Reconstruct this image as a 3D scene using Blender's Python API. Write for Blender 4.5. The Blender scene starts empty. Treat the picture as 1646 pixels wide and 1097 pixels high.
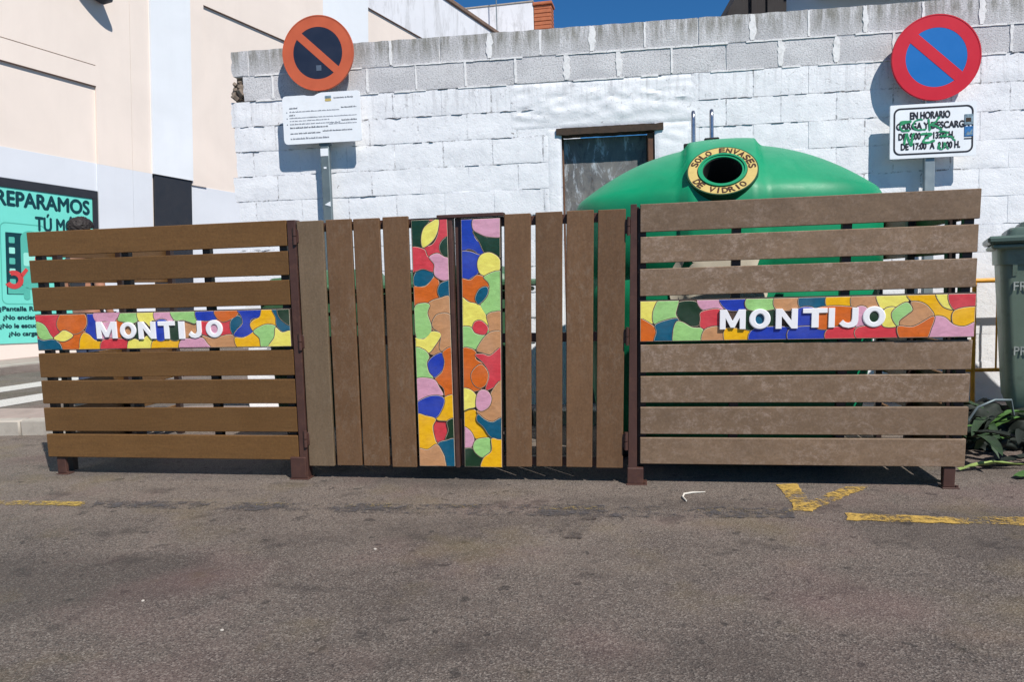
import bpy, bmesh, math, random
from mathutils import Vector, Matrix, Euler, noise

# ------------------------------------------------------------------ camera
SC = bpy.context.scene
COL = SC.collection
R = math.radians
pitch, roll = R(4.43), R(1.68)
F = Vector((0, math.cos(pitch), -math.sin(pitch)))
R0 = Vector((1, 0, 0)); U0 = R0.cross(F)
RT = math.cos(roll) * R0 - math.sin(roll) * U0
UP = math.cos(roll) * U0 + math.sin(roll) * R0
cam = bpy.data.cameras.new('camera')
camo = bpy.data.objects.new('camera', cam); COL.objects.link(camo)
m3 = Matrix((RT, UP, -F)).transposed()
camo.matrix_world = Matrix.Translation((0, 0, 1.1)) @ m3.to_4x4()
cam.sensor_width = 36; cam.lens = 1200 / 1646 * 36; cam.clip_end = 500; cam.clip_start = .05
SC.camera = camo

# ------------------------------------------------------------------ sky, sun, exposure
TRAVEL = Vector((-.69, 1.06, -1.50)).normalized()
TOSUN = -TRAVEL
W = bpy.data.worlds.new('World'); SC.world = W; W.use_nodes = True
nt = W.node_tree
sky = nt.nodes.new('ShaderNodeTexSky'); sky.sky_type = 'NISHITA'; sky.sun_disc = False
sky.sun_elevation = math.asin(TOSUN.z); sky.sun_rotation = math.atan2(TOSUN.x, TOSUN.y)
sky.altitude = 300; sky.air_density = 1.0; sky.dust_density = 0; sky.ozone_density = 4.0
bgn = nt.nodes['Background']; bgn.inputs[1].default_value = .052
tint = nt.nodes.new('ShaderNodeMix'); tint.data_type = 'RGBA'; tint.blend_type = 'MULTIPLY'; tint.inputs[0].default_value = 1
tint.inputs[7].default_value = (.42, 1.08, 1.58, 1)
nt.links.new(sky.outputs[0], tint.inputs[6]); nt.links.new(tint.outputs[2], bgn.inputs[0])
sl = bpy.data.lights.new('sun', 'SUN'); sl.energy = 5.0; sl.angle = R(.5); sl.color = (1, .96, .885)
so = bpy.data.objects.new('sun', sl); COL.objects.link(so)
so.rotation_euler = TRAVEL.to_track_quat('-Z', 'Y').to_euler(); so.location = (3, -4, 12)
SC.view_settings.view_transform = 'Standard'; SC.view_settings.look = 'None'
SC.view_settings.exposure = .17; SC.view_settings.gamma = 1

# ------------------------------------------------------------------ helpers
def lin(c):
    return tuple((x / 255 / 12.92) if x / 255 <= .04045 else ((x / 255 + .055) / 1.055) ** 2.4 for x in c)

class Nodes:
    """tiny helper around a node tree"""
    def __init__(s, name):
        s.m = bpy.data.materials.new(name); s.m.use_nodes = True
        s.t = s.m.node_tree; s.b = s.t.nodes['Principled BSDF']; s.out = s.t.nodes['Material Output']
    def n(s, kind, **kw):
        x = s.t.nodes.new('ShaderNode' + kind)
        for k, v in kw.items(): setattr(x, k, v)
        return x
    def l(s, a, b): s.t.links.new(a, b)
    def val(s, x, sock):
        if hasattr(x, 'is_linked') or isinstance(x, bpy.types.NodeSocket): s.l(x, sock)
        else: sock.default_value = x
    def coord(s, kind='Object'):
        return s.n('TexCoord').outputs[kind]
    def mapping(s, vec, scale=(1, 1, 1), loc=(0, 0, 0)):
        m = s.n('Mapping'); s.l(vec, m.inputs[0]); m.inputs['Scale'].default_value = scale
        s.val(loc, m.inputs['Location']); return m.outputs[0]
    def noise(s, vec, scale, detail=4, rough=.6, dist=0):
        x = s.n('TexNoise'); s.l(vec, x.inputs['Vector'])
        x.inputs['Scale'].default_value = scale; x.inputs['Detail'].default_value = detail
        x.inputs['Roughness'].default_value = rough; x.inputs['Distortion'].default_value = dist
        return x.outputs['Fac']
    def ramp(s, fac, stops, interp='LINEAR'):
        x = s.n('ValToRGB'); s.l(fac, x.inputs[0]); e = x.color_ramp.elements; x.color_ramp.interpolation = interp
        while len(e) < len(stops): e.new(.5)
        for el, (p, c) in zip(e, stops):
            el.position = p
            el.color = (c, c, c, 1) if isinstance(c, (int, float)) else (*c, 1)
        return x.outputs[0]
    def mix(s, fac, a, b, mode='MIX'):
        x = s.n('Mix', data_type='RGBA', blend_type=mode)
        s.val(fac, x.inputs[0])
        for v, i in ((a, 6), (b, 7)):
            if isinstance(v, tuple): v = (*v, 1) if len(v) == 3 else v
            s.val(v, x.inputs[i])
        return x.outputs[2]
    def math(s, op, a, b=0.0, clamp=False):
        x = s.n('Math', operation=op, use_clamp=clamp); s.val(a, x.inputs[0]); s.val(b, x.inputs[1]); return x.outputs[0]
    def bump(s, h, strength=.3, dist=.01, prev=None):
        x = s.n('Bump'); s.l(h, x.inputs['Height']); x.inputs['Strength'].default_value = strength
        x.inputs['Distance'].default_value = dist
        if prev is not None: s.l(prev, x.inputs['Normal'])
        s.l(x.outputs[0], s.b.inputs['Normal']); return x.outputs[0]
    def done(s, col=None, rough=None, metal=0, spec=.5):
        if col is not None: s.val((*col, 1) if isinstance(col, tuple) and len(col) == 3 else col, s.b.inputs['Base Color'])
        if rough is not None: s.val(rough, s.b.inputs['Roughness'])
        s.b.inputs['Metallic'].default_value = metal; s.b.inputs['Specular IOR Level'].default_value = spec
        return s.m

def plain(name, rgb, rough=.6, var=.12, scale=6, bump=0, bscale=60, metal=0, spec=.5, dirt=None, dirt_amt=.4):
    q = Nodes(name); c = lin(rgb); v = q.coord()
    n1 = q.noise(v, scale, 5)
    col = q.mix(q.ramp(n1, [(.3, 0), (.7, 1)]), tuple(x * (1 - var) for x in c), tuple(min(.95, x * (1 + var)) for x in c))
    if dirt:
        n2 = q.noise(v, scale * 1.7, 8, .7, .4)
        col = q.mix(q.math('MULTIPLY', q.ramp(n2, [(.5, 0), (.68, 1)]), dirt_amt), col, lin(dirt))
    r = q.ramp(n1, [(.3, max(.05, rough - .08)), (.7, min(1, rough + .08))])
    if bump: q.bump(q.noise(v, bscale, 5), bump, .004)
    return q.done(col, r, metal, spec)

class MB:
    """collects shapes and links them as ONE mesh object"""
    def __init__(s): s.v, s.f, s.m, s.k = [], [], [], 0
    def add(s, vs, fs, mat=None):
        o = len(s.v); s.v += [Vector(p) for p in vs]
        for f in fs: s.f.append([i + o for i in f]); s.m.append(s.k if mat is None else mat)
    def box(s, x0, x1, y0, y1, z0, z1, c=0., mat=None, M=None):
        cx, cy, cz = (x0 + x1) / 2, (y0 + y1) / 2, (z0 + z1) / 2
        hx, hy, hz = (x1 - x0) / 2, (y1 - y0) / 2, (z1 - z0) / 2
        vs, ix, fs = [], {}, []
        c = min(c, hx * .9, hy * .9, hz * .9)
        if c <= 0:
            for sx in (-1, 1):
                for sy in (-1, 1):
                    for sz in (-1, 1): vs.append((cx + sx * hx, cy + sy * hy, cz + sz * hz))
            fs = [(0, 1, 3, 2), (4, 6, 7, 5), (0, 4, 5, 1), (2, 3, 7, 6), (0, 2, 6, 4), (1, 5, 7, 3)]
        else:
            for sx in (-1, 1):
                for sy in (-1, 1):
                    for sz in (-1, 1):
                        for a, d in enumerate(((0, c, c), (c, 0, c), (c, c, 0))):
                            ix[sx, sy, sz, a] = len(vs)
                            vs.append((cx + sx * (hx - d[0]), cy + sy * (hy - d[1]), cz + sz * (hz - d[2])))
            P = ((-1, -1), (1, -1), (1, 1), (-1, 1))
            for q in (-1, 1):
                fs += [tuple(ix[q, a, b, 0] for a, b in P), tuple(ix[a, q, b, 1] for a, b in P), tuple(ix[a, b, q, 2] for a, b in P)]
            for a in (-1, 1):
                for b in (-1, 1):
                    fs += [(ix[a, b, -1, 0], ix[a, b, 1, 0], ix[a, b, 1, 1], ix[a, b, -1, 1]),
                           (ix[a, -1, b, 0], ix[a, 1, b, 0], ix[a, 1, b, 2], ix[a, -1, b, 2]),
                           (ix[-1, a, b, 1], ix[1, a, b, 1], ix[1, a, b, 2], ix[-1, a, b, 2])]
                    for d in (-1, 1): fs.append((ix[a, b, d, 0], ix[a, b, d, 1], ix[a, b, d, 2]))
        if M: vs = [M @ Vector(p) for p in vs]
        s.add(vs, fs, mat)
    def tube(s, pts, r, n=10, mat=None, cap=True):
        pts = [Vector(p) for p in pts]; rs = r if isinstance(r, (list, tuple)) else [r] * len(pts)
        vs, fs = [], []; a = None
        for i, p in enumerate(pts):
            d = (pts[min(i + 1, len(pts) - 1)] - pts[max(i - 1, 0)]).normalized()
            if a is None: a = d.orthogonal().normalized()
            a = (a - d * a.dot(d)).normalized(); b = d.cross(a)
            for k in range(n):
                t = 2 * math.pi * k / n; vs.append(p + (a * math.cos(t) + b * math.sin(t)) * rs[i])
        for i in range(len(pts) - 1):
            for k in range(n):
                k2 = (k + 1) % n; fs.append((i * n + k, i * n + k2, (i + 1) * n + k2, (i + 1) * n + k))
        if cap: fs += [tuple(range(n))[::-1], tuple(range((len(pts) - 1) * n, len(pts) * n))]
        s.add(vs, fs, mat)
    def prism(s, pts, y0, y1, mat=None, M=None, cham=0):
        """polygon in x,z extruded from y0 (front) to y1"""
        n = len(pts); vs = [(x, y0, z) for x, z in pts] + [(x, y1, z) for x, z in pts]
        fs = [tuple(range(n)), tuple(range(n, 2 * n))[::-1]] + [(i, n + i, n + (i + 1) % n, (i + 1) % n) for i in range(n)]
        if M: vs = [M @ Vector(p) for p in vs]
        s.add(vs, fs, mat)
    def annulus(s, c, r0, r1, y0, y1, n=64, mat=None, a0=0, a1=2 * math.pi, M=None):
        vs, fs = [], []
        full = abs(a1 - a0 - 2 * math.pi) < 1e-6; m = n if full else n + 1
        for i in range(m):
            t = a0 + (a1 - a0) * i / n
            for r, y in ((r0, y0), (r1, y0), (r1, y1), (r0, y1)): vs.append((c[0] + r * math.cos(t), y, c[1] + r * math.sin(t)))
        for i in range(n):
            j = (i + 1) % m
            for k in range(4): fs.append((i * 4 + k, j * 4 + k, j * 4 + (k + 1) % 4, i * 4 + (k + 1) % 4))
        if M: vs = [M @ Vector(p) for p in vs]
        s.add(vs, fs, mat)
    def text(s, body, x0, x1, z0, z1, y=0., depth=.002, bold=0., mat=None, M=None, heavy=0.):
        """letters filling the box x0..x1, z0..z1 of the x,z plane, facing -y"""
        vs, fs = glyphs(body, bold)
        ax, bx = min(p[0] for p in vs), max(p[0] for p in vs); az, bz = min(p[1] for p in vs), max(p[1] for p in vs)
        sx = (x1 - x0) / (bx - ax); sz = (z1 - z0) / (bz - az)
        o = [Vector((x0 + (p[0] - ax) * sx, y - (p[2] > 0) * depth, z0 + (p[1] - az) * sz)) for p in vs]
        for k, (dx, dz) in enumerate(((0, 0), (heavy, 0), (-heavy, 0), (0, heavy), (0, -heavy)) if heavy else ((0, 0),)):
            q = [p + Vector((dx, -.00012 * k, dz)) for p in o]
            s.add([M @ p for p in q] if M else q, fs, mat)
    def build(s, name, mats, parent=None, smooth=None, recalc=True, warp=None):
        me = bpy.data.meshes.new(name)
        vs = [warp(p) for p in s.v] if warp else s.v
        me.from_pydata(vs, [], s.f)
        for m in (mats if isinstance(mats, (list, tuple)) else [mats]): me.materials.append(m)
        me.polygons.foreach_set('material_index', s.m)
        if recalc:
            b = bmesh.new(); b.from_mesh(me); bmesh.ops.recalc_face_normals(b, faces=b.faces[:]); b.to_mesh(me); b.free()
        if smooth is not None:
            me.shade_smooth(); me.set_sharp_from_angle(angle=R(smooth))
        me.update()
        o = bpy.data.objects.new(name, me); COL.objects.link(o)
        if parent: o.parent = parent
        return o

_gl = {}
def glyphs(body, bold=0.):
    if (body, bold) not in _gl:
        cu = bpy.data.curves.new('lettering', 'FONT'); cu.body = body; cu.extrude = .02; cu.offset = bold; cu.resolution_u = 5
        ob = bpy.data.objects.new('lettering', cu); COL.objects.link(ob)
        dg = bpy.context.evaluated_depsgraph_get(); dg.update()
        me = bpy.data.meshes.new_from_object(ob.evaluated_get(dg))
        _gl[body, bold] = ([tuple(v.co) for v in me.vertices], [tuple(p.vertices) for p in me.polygons])
        bpy.data.objects.remove(ob); bpy.data.curves.remove(cu); bpy.data.meshes.remove(me)
    return _gl[body, bold]

def tag(o, label=None, cat=None, group=None, kind=None):
    if label: o['label'] = label
    if cat: o['category'] = cat
    if group: o['group'] = group
    if kind: o['kind'] = kind
    return o
def thing(name, label, cat, M=None, group=None):
    o = bpy.data.objects.new(name, None); COL.objects.link(o); o.empty_display_size = .2
    if M is not None: o.matrix_world = M
    return tag(o, label, cat, group)
def frame(loc, yaw, lean=0.):
    return Matrix.Translation(loc) @ Matrix.Rotation(yaw, 4, 'Z') @ Matrix.Rotation(lean, 4, 'X')
def rrect(x0, x1, z0, z1, r, n=5):
    out = []
    for cx, cz, a in ((x1 - r, z1 - r, 0), (x0 + r, z1 - r, 90), (x0 + r, z0 + r, 180), (x1 - r, z0 + r, 270)):
        for k in range(n + 1):
            t = R(a + 90 * k / n); out.append((cx + r * math.cos(t), cz + r * math.sin(t)))
    return out
def catmull(pts, n=5):
    out, L = [], len(pts)
    for i in range(L):
        p0, p1, p2, p3 = (Vector(pts[(i + k) % L]) for k in (-1, 0, 1, 2))
        for j in range(n):
            t = j / n
            out.append(.5 * (2 * p1 + (p2 - p0) * t + (2 * p0 - 5 * p1 + 4 * p2 - p3) * t * t + (3 * p1 - p0 - 3 * p2 + p3) * t ** 3))
    return out
def clip(poly, x0, x1, z0, z1):
    for ax, lim, sg in ((0, x0, 1), (0, x1, -1), (1, z0, 1), (1, z1, -1)):
        out = []
        for i, a in enumerate(poly):
            b = poly[(i + 1) % len(poly)]
            ia, ib = (a[ax] - lim) * sg >= 0, (b[ax] - lim) * sg >= 0
            if ia: out.append(a)
            if ia != ib:
                t = (lim - a[ax]) / (b[ax] - a[ax]); out.append(a + (b - a) * t)
        poly = out
        if not poly: break
    res = []
    for p in poly:
        if not res or (p - res[-1]).length > 4e-4: res.append(p)
    if len(res) > 2 and (res[0] - res[-1]).length < 4e-4: res.pop()
    return res
def offset_poly(poly, d):
    n = len(poly); area = sum(poly[i].x * poly[(i + 1) % n].y - poly[(i + 1) % n].x * poly[i].y for i in range(n))
    sg = 1 if area > 0 else -1; out = []
    for i in range(n):
        e = (poly[(i + 1) % n] - poly[i - 1])
        if e.length < 1e-9: out.append(poly[i].copy()); continue
        e.normalize(); out.append(poly[i] + Vector((e.y, -e.x)) * sg * d)
    return out
RND = random.Random(7)

# ------------------------------------------------------------------ materials
def asphalt():
    q = Nodes('asphalt'); v = q.coord()
    big = q.noise(v, .55, 5, .6, .5); mid = q.noise(v, 2.6, 6, .65, .3); fine = q.noise(v, 210, 3, .7); mid2 = q.noise(v, 38, 4, .7)
    vo = q.n('TexVoronoi'); q.l(v, vo.inputs['Vector']); vo.inputs['Scale'].default_value = 165
    col = q.mix(q.ramp(big, [(.3, 0), (.7, 1)]), lin((82, 73, 68)), lin((106, 94, 86)))
    col = q.mix(q.math('MULTIPLY', q.ramp(mid, [(.42, 0), (.66, 1)]), .6), col, lin((116, 105, 96)))
    # near the fence the surface is older, browner and paler
    sx = q.n('SeparateXYZ'); q.l(v, sx.inputs[0])
    near = q.math('ADD', q.math('ADD', sx.outputs[1], q.math('MULTIPLY', sx.outputs[0], .17)), q.math('MULTIPLY', mid, .7))
    col = q.mix(q.math('MULTIPLY', q.ramp(q.math('MULTIPLY', near, .1), [(.30, 0), (.41, 1)]), .55), col, lin((126, 113, 103)))
    blot = q.noise(v, 7, 7, .72, .5)
    col = q.mix(q.ramp(blot, [(.34, .45), (.47, 0)]), col, lin((58, 52, 50)))
    # aggregate: single pale and dark stones
    st = q.n('SeparateColor'); q.l(vo.outputs['Color'], st.inputs[0])
    col = q.mix(q.ramp(st.outputs[0], [(.72, 0), (.78, .42), (1, .52)]), col, lin((150, 141, 132)))
    col = q.mix(q.ramp(st.outputs[1], [(.69, 0), (.75, .55)]), col, lin((46, 42, 41)))
    col = q.mix(q.ramp(fine, [(.36, .62), (.5, 0)]), col, lin((34, 31, 31)))
    col = q.mix(q.ramp(fine, [(.54, 0), (.7, .5)]), col, lin((150, 141, 134)))
    col = q.mix(q.ramp(mid2, [(.3, .35), (.46, 0)]), col, lin((50, 46, 45)))
    broad = q.noise(q.mapping(v, (.55, 1.3, 1), (3, 5, 0)), .9, 4, .55, 1.0)
    col = q.mix(q.ramp(broad, [(.36, .42), (.5, 0)]), col, lin((64, 57, 53)))
    col = q.mix(q.ramp(broad, [(.56, 0), (.72, .30)]), col, lin((134, 121, 108)))
    # oil drips
    oil = q.noise(q.mapping(v, (1, 1.25, 1)), 3.4, 3, .55, .2); oil2 = q.noise(v, 12, 3, .5)
    col = q.mix(q.ramp(oil, [(.60, 0), (.70, .5)]), col, lin((50, 45, 43)))
    col = q.mix(q.ramp(oil2, [(.65, 0), (.69, .6)]), col, lin((40, 37, 36)))
    # pinkish and ochre tints
    tint = q.noise(v, 1.3, 3, .5); tint2 = q.noise(q.mapping(v, loc=(7, 3, 0)), 1.7, 4, .6)
    col = q.mix(q.ramp(tint, [(.52, 0), (.7, .22)]), col, lin((120, 84, 84)))
    col = q.mix(q.ramp(tint2, [(.55, 0), (.72, .3)]), col, lin((112, 98, 62)))
    h = q.math('ADD', q.math('MULTIPLY', fine, .6), vo.outputs['Distance'])
    q.bump(h, .55, .006)
    return q.done(col, q.ramp(fine, [(.3, .95), (.7, .75)]), 0, .35)

def road_paint(name, rgb, keep, grain=36):
    """paint worn off in flakes: where it is gone the road below shows"""
    q = Nodes(name); v = q.coord(); c = lin(rgb)
    n1 = q.noise(v, grain, 8, .75, .2); n2 = q.noise(v, 3.5, 3, .5); n3 = q.noise(v, 140, 3, .7)
    a = q.math('ADD', q.math('ADD', q.math('MULTIPLY', n1, .65), q.math('MULTIPLY', n2, .35)), q.math('MULTIPLY', n3, .25))
    col = q.mix(q.ramp(n3, [(.35, 1), (.6, 0)]), c, tuple(x * .55 for x in c))
    tr = q.n('BsdfTransparent'); mx = q.n('MixShader'); q.l(q.ramp(a, [(keep, 1), (keep + .11, 0)]), mx.inputs[0])
    q.l(tr.outputs[0], mx.inputs[1]); q.l(q.b.outputs[0], mx.inputs[2]); q.l(mx.outputs[0], q.out.inputs[0])
    return q.done(col, .8, 0, .3)

def plank(name, rgb, stretch, pale=None, pale_amt=.0, var=.16):
    q = Nodes(name); c = lin(rgb)
    oi = q.n('ObjectInfo'); rnd = oi.outputs['Random']
    sh = q.n('VectorMath', operation='SCALE'); sh.inputs[0].default_value = (7, 3, 9); q.l(rnd, sh.inputs['Scale'])
    v = q.mapping(q.coord(), (1, 1, 1), sh.outputs[0])
    g = q.noise(q.mapping(v, stretch), 3, 7, .65, .6); b = q.noise(v, 5, 5, .6, .4); f = q.noise(q.mapping(v, stretch), 16, 4, .7)
    col = q.mix(q.ramp(g, [(.3, 0), (.72, 1)]), tuple(x * (1 - var) for x in c), tuple(x * (1 + var) for x in c))
    col = q.mix(q.math('MULTIPLY', q.ramp(b, [(.4, 0), (.7, 1)]), .30), col, tuple(x * y for x, y in zip(c, (.72, .68, .64))))
    col = q.mix(q.ramp(f, [(.33, .22), (.5, 0)]), col, tuple(x * .5 for x in c))
    if pale:
        p = q.noise(q.mapping(v, tuple(1 + (s - 1) * .18 for s in stretch)), 17, 10, .85, .3)
        p2 = q.noise(v, 2.1, 3, .5)
        amt = q.math('MULTIPLY', q.ramp(p, [(.49, 0), (.66, 1)]), q.ramp(p2, [(.36, .15), (.62, 1)]))
        col = q.mix(q.math('MULTIPLY', amt, pale_amt), col, lin(pale))
    sp = q.noise(v, 85, 4, .75)
    col = q.mix(q.ramp(sp, [(.34, .42), (.48, 0)]), col, tuple(x * .55 for x in c))
    col = q.mix(q.ramp(sp, [(.54, 0), (.68, .28)]), col, tuple(min(.8, x * 1.7) for x in c))
    hv = q.n('HueSaturation'); q.l(col, hv.inputs['Color']); q.l(q.math('ADD', q.math('MULTIPLY', rnd, .22), .89), hv.inputs['Value'])
    q.bump(q.math('ADD', f, g), .22, .002)
    return q.done(hv.outputs[0], q.ramp(b, [(.3, .62), (.7, .5)]), 0, .35)

def glaze(name, rgb):
    q = Nodes('glaze_' + name); c = lin(rgb); v = q.coord()
    n1 = q.noise(q.mapping(v, (1, 1, 2.2)), 14, 5, .65, 1.2); n2 = q.noise(v, 6, 3, .5)
    col = q.mix(q.ramp(n1, [(.3, 0), (.7, 1)]), tuple(x * .80 for x in c), tuple(min(.9, x * 1.14) for x in c))
    col = q.mix(q.ramp(n2, [(.45, 0), (.7, .28)]), col, tuple(min(.9, x * .9 + .10) for x in c))
    col = q.mix(q.ramp(q.noise(v, 75, 3, .6), [(.68, 0), (.72, .5)]), col, tuple(x * .45 for x in c))
    q.bump(q.noise(v, 16, 3), .22, .006)
    return q.done(col, .13, 0, .5)

def wall_paint(name='whitewash', joints=1.):
    q = Nodes(name); v = q.coord()
    sx = q.n('SeparateXYZ'); q.l(v, sx.inputs[0])
    cb = q.n('CombineXYZ'); q.l(sx.outputs[0], cb.inputs[0])
    wob = q.math('MULTIPLY', q.math('SUBTRACT', q.noise(v, 9, 4, .6), .5), .022)
    q.l(q.math('ADD', sx.outputs[2], wob), cb.inputs[1])
    def bricks(mortar, smooth):
        br = q.n('TexBrick'); q.l(cb.outputs[0], br.inputs['Vector']); br.offset = .5; br.offset_frequency = 2; br.squash = 1
        br.inputs['Scale'].default_value = 1; br.inputs['Brick Width'].default_value = .4; br.inputs['Row Height'].default_value = .2033
        br.inputs['Mortar Size'].default_value = mortar; br.inputs['Mortar Smooth'].default_value = smooth
        return br.outputs['Fac']
    n1 = q.noise(v, 3.2, 6, .65, .5); n2 = q.noise(v, 22, 8, .75, .5); n3 = q.noise(v, 1.5, 3, .5); n4 = q.noise(v, 70, 5, .7)
    col = q.mix(q.ramp(n1, [(.35, 0), (.7, 1)]), lin((228, 228, 232)), lin((238, 238, 241)))
    col = q.mix(q.ramp(q.noise(v, 7, 8, .7, .6), [(.5, 0), (.68, .30)]), col, lin((196, 196, 202)))
    joint = q.math('MULTIPLY', bricks(.009, .6), q.ramp(n2, [(.48, 0), (.58, 1)]))
    col = q.mix(q.math('MULTIPLY', q.math('MULTIPLY', joint, q.ramp(n3, [(.42, 0), (.58, 1)])), .8 * joints), col, lin((88, 82, 82)))
    # flaked spots, thickest under the bare courses
    hi = q.ramp(q.math('MULTIPLY', sx.outputs[2], .3333), [(.60, 0), (.87, 1)])
    fl = q.math('MULTIPLY', q.ramp(q.noise(v, 26, 9, .82, 1.2), [(.57, 0), (.62, 1)]), hi)
    fl2 = q.math('MULTIPLY', q.ramp(q.noise(v, 16, 5, .7, .3), [(.67, 0), (.70, 1)]), .8)
    col = q.mix(q.math('MULTIPLY', fl, .6), col, lin((128, 122, 122)))
    col = q.mix(fl2, col, lin((120, 112, 110)))
    h = q.math('ADD', q.math('MULTIPLY', n2, .5), q.math('ADD', n1, q.math('MULTIPLY', n4, .25)))
    run = q.noise(q.mapping(v, (10, 1, .9)), 2.2, 6, .7, .3)
    band = q.ramp(q.math('MULTIPLY', sx.outputs[2], .3333), [(.78, 0), (.868, 1)])
    col = q.mix(q.math('MULTIPLY', q.math('MULTIPLY', band, q.ramp(run, [(.5, 0), (.66, 1)])), .45), col, lin((150, 147, 148)))
    q.bump(h, .5, .014)
    return q.done(col, .75, 0, .3)

def bare_block():
    q = Nodes('bare_concrete_block'); v = q.coord()
    n1 = q.noise(v, 4, 7, .7, .4); n2 = q.noise(v, 90, 4, .75); n3 = q.noise(v, 16, 8, .75, .6)
    oi = q.noise(q.mapping(v, (2.5, 1, 4.9)), 1, 0)
    col = q.mix(q.ramp(n1, [(.3, 0), (.7, 1)]), lin((198, 196, 198)), lin((220, 218, 220)))
    col = q.mix(q.ramp(oi, [(.4, 0), (.6, .5)]), col, lin((186, 184, 187)))
    col = q.mix(q.ramp(n2, [(.38, .55), (.5, 0)]), col, lin((128, 126, 126)))
    col = q.mix(q.ramp(n2, [(.56, 0), (.7, .5)]), col, lin((214, 213, 214)))
    # lichen and soot run down from the top edge
    sx = q.n('SeparateXYZ'); q.l(v, sx.inputs[0])
    top = q.ramp(q.math('MULTIPLY', sx.outputs[2], .3333), [(.945, 0), (1.018, 1)])
    run = q.noise(q.mapping(v, (9, 1, 1.2)), 2.4, 6, .7, .3)
    col = q.mix(q.math('MULTIPLY', q.math('MULTIPLY', top, q.ramp(run, [(.38, 0), (.6, 1)])), .75), col, lin((112, 109, 98)))
    # whitewash splashes
    col = q.mix(q.ramp(n3, [(.62, 0), (.72, .6)]), col, lin((222, 221, 222)))
    q.bump(q.math('ADD', n2, n1), .6, .008)
    return q.done(col, .9, 0, .25)

def sheet_metal_door():
    q = Nodes('corroded_door'); v = q.coord()
    n1 = q.noise(v, 5, 8, .7, .8); n2 = q.noise(q.mapping(v, (1, 1, .35)), 9, 8, .75, .5); n3 = q.noise(v, 40, 5, .7)
    col = q.mix(q.ramp(n1, [(.35, 0), (.65, 1)]), lin((92, 92, 95)), lin((128, 125, 121)))
    col = q.mix(q.ramp(n2, [(.52, 0), (.6, .8)]), col, lin((190, 196, 202)))
    col = q.mix(q.ramp(n2, [(.34, .85), (.43, 0)]), col, lin((66, 64, 64)))
    col = q.mix(q.ramp(n3, [(.62, 0), (.7, .6)]), col, lin((120, 88, 62)))
    q.bump(n1, .3, .01)
    return q.done(col, .6, .2, .4)

def render_wall(name, rgb, dirt=0.):
    q = Nodes(name); v = q.coord(); c = lin(rgb)
    n1 = q.noise(v, .7, 6, .6, .5); n2 = q.noise(q.mapping(v, (3, 3, .3)), 1.6, 6, .7)
    col = q.mix(q.ramp(n1, [(.35, 0), (.65, 1)]), tuple(x * .955 for x in c), tuple(min(.93, x * 1.03) for x in c))
    col = q.mix(q.ramp(n2, [(.5, 0), (.8, .16)]), col, tuple(x * .8 for x in c))
    if dirt:
        n3 = q.noise(q.mapping(v, (1, 1, .25)), 1.8, 8, .75, .4)
        col = q.mix(q.ramp(n3, [(.5, 0), (.64, dirt)]), col, lin((150, 148, 146)))
    q.bump(q.noise(v, 45, 5, .7), .15, .006)
    return q.done(col, .85, 0, .25)

M = {}
M['asphalt'] = asphalt()
M['yellow'] = road_paint('worn_yellow_paint', (200, 164, 84), .575)
M['yellow_faint'] = road_paint('nearly_gone_yellow_paint', (190, 160, 80), .55)
M['black_paint'] = road_paint('blackout_paint', (92, 88, 89), .53, 16); M['tar'] = road_paint('dark_tar_patch', (90, 82, 78), .54, 12)
M['fleck'] = road_paint('yellow_flecks', (186, 160, 90), .455, 50)
M['zebra'] = road_paint('white_road_paint', (205, 200, 195), .72)
M['kerb'] = plain('kerb_concrete', (168, 160, 150), .85, .1, 5, .4, 60, dirt=(120, 112, 104))
M['pave'] = plain('pavement_tiles', (156, 140, 132), .85, .12, 4, .3, 50, dirt=(116, 104, 98))
M['plank_brown'] = plank('brown_plank', (104, 74, 41), (.6, 1, 7), None, 0, .10)
M['plank_grey'] = plank('weathered_plank', (122, 100, 80), (1.6, 1, 3.4), (172, 152, 138), .75, .14)
M['plank_up'] = plank('upright_plank', (108, 80, 56), (5, 1, .7), (146, 130, 114), .42, .10)
M['plank_up_grey'] = plank('upright_grey_plank', (110, 92, 72), (5, 1, .7), (140, 124, 108), .2, .10)
M['maroon'] = plain('maroon_painted_steel', (74, 50, 44), .5, .14, 9, .1, 80, 0, .4, (104, 72, 58), .4)
M['frame_dark'] = plain('dark_brown_steel', (44, 29, 26), .5, .1, 9)
GL = dict(R=(206, 62, 72), O=(206, 100, 34), B=(34, 60, 166), P=(212, 154, 176), G=(152, 200, 122), Y=(240, 222, 104),
          A=(240, 176, 24), T=(8, 86, 114), D=(24, 54, 36), N=(192, 140, 98))
GK = list(GL)
GLZ = [glaze(k, GL[k]) for k in GK]
M['glaze_rim'] = plain('pale_glaze_rim', (214, 198, 172), .3, .15, 40)  # pale colour standing in for the glint along tile edges
M['grout'] = plain('grout', (70, 52, 40), .7, .2, 60)
M['white_glaze'] = plain('white_glaze', (238, 236, 238), .25, .03, 20)
M['whitewash'] = wall_paint(); M['plaster'] = wall_paint('whitewashed_plaster', 0.); M['bare'] = bare_block()
M['mortar'] = plain('pale_mortar', (230, 228, 228), .9, .06, 14, .5, 50, dirt=(168, 164, 162), dirt_amt=.5); M['crack'] = plain('open_joint', (70, 64, 62), .95, .3, 30)
M['rubble'] = plain('broken_block', (126, 112, 100), .95, .3, 22, .8, 60)
M['old_lintel'] = plain('old_lintel', (66, 52, 42), .9, .3, 18, .6, 50, dirt=(48, 40, 34), dirt_amt=.8)
M['door'] = sheet_metal_door(); M['rust'] = plain('rusty_frame', (98, 66, 48), .8, .3, 20, .4, 60)
M['galv'] = plain('galvanised_steel', (142, 152, 156), .5, .08, 12, .05, 90, .55, .5)
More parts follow.
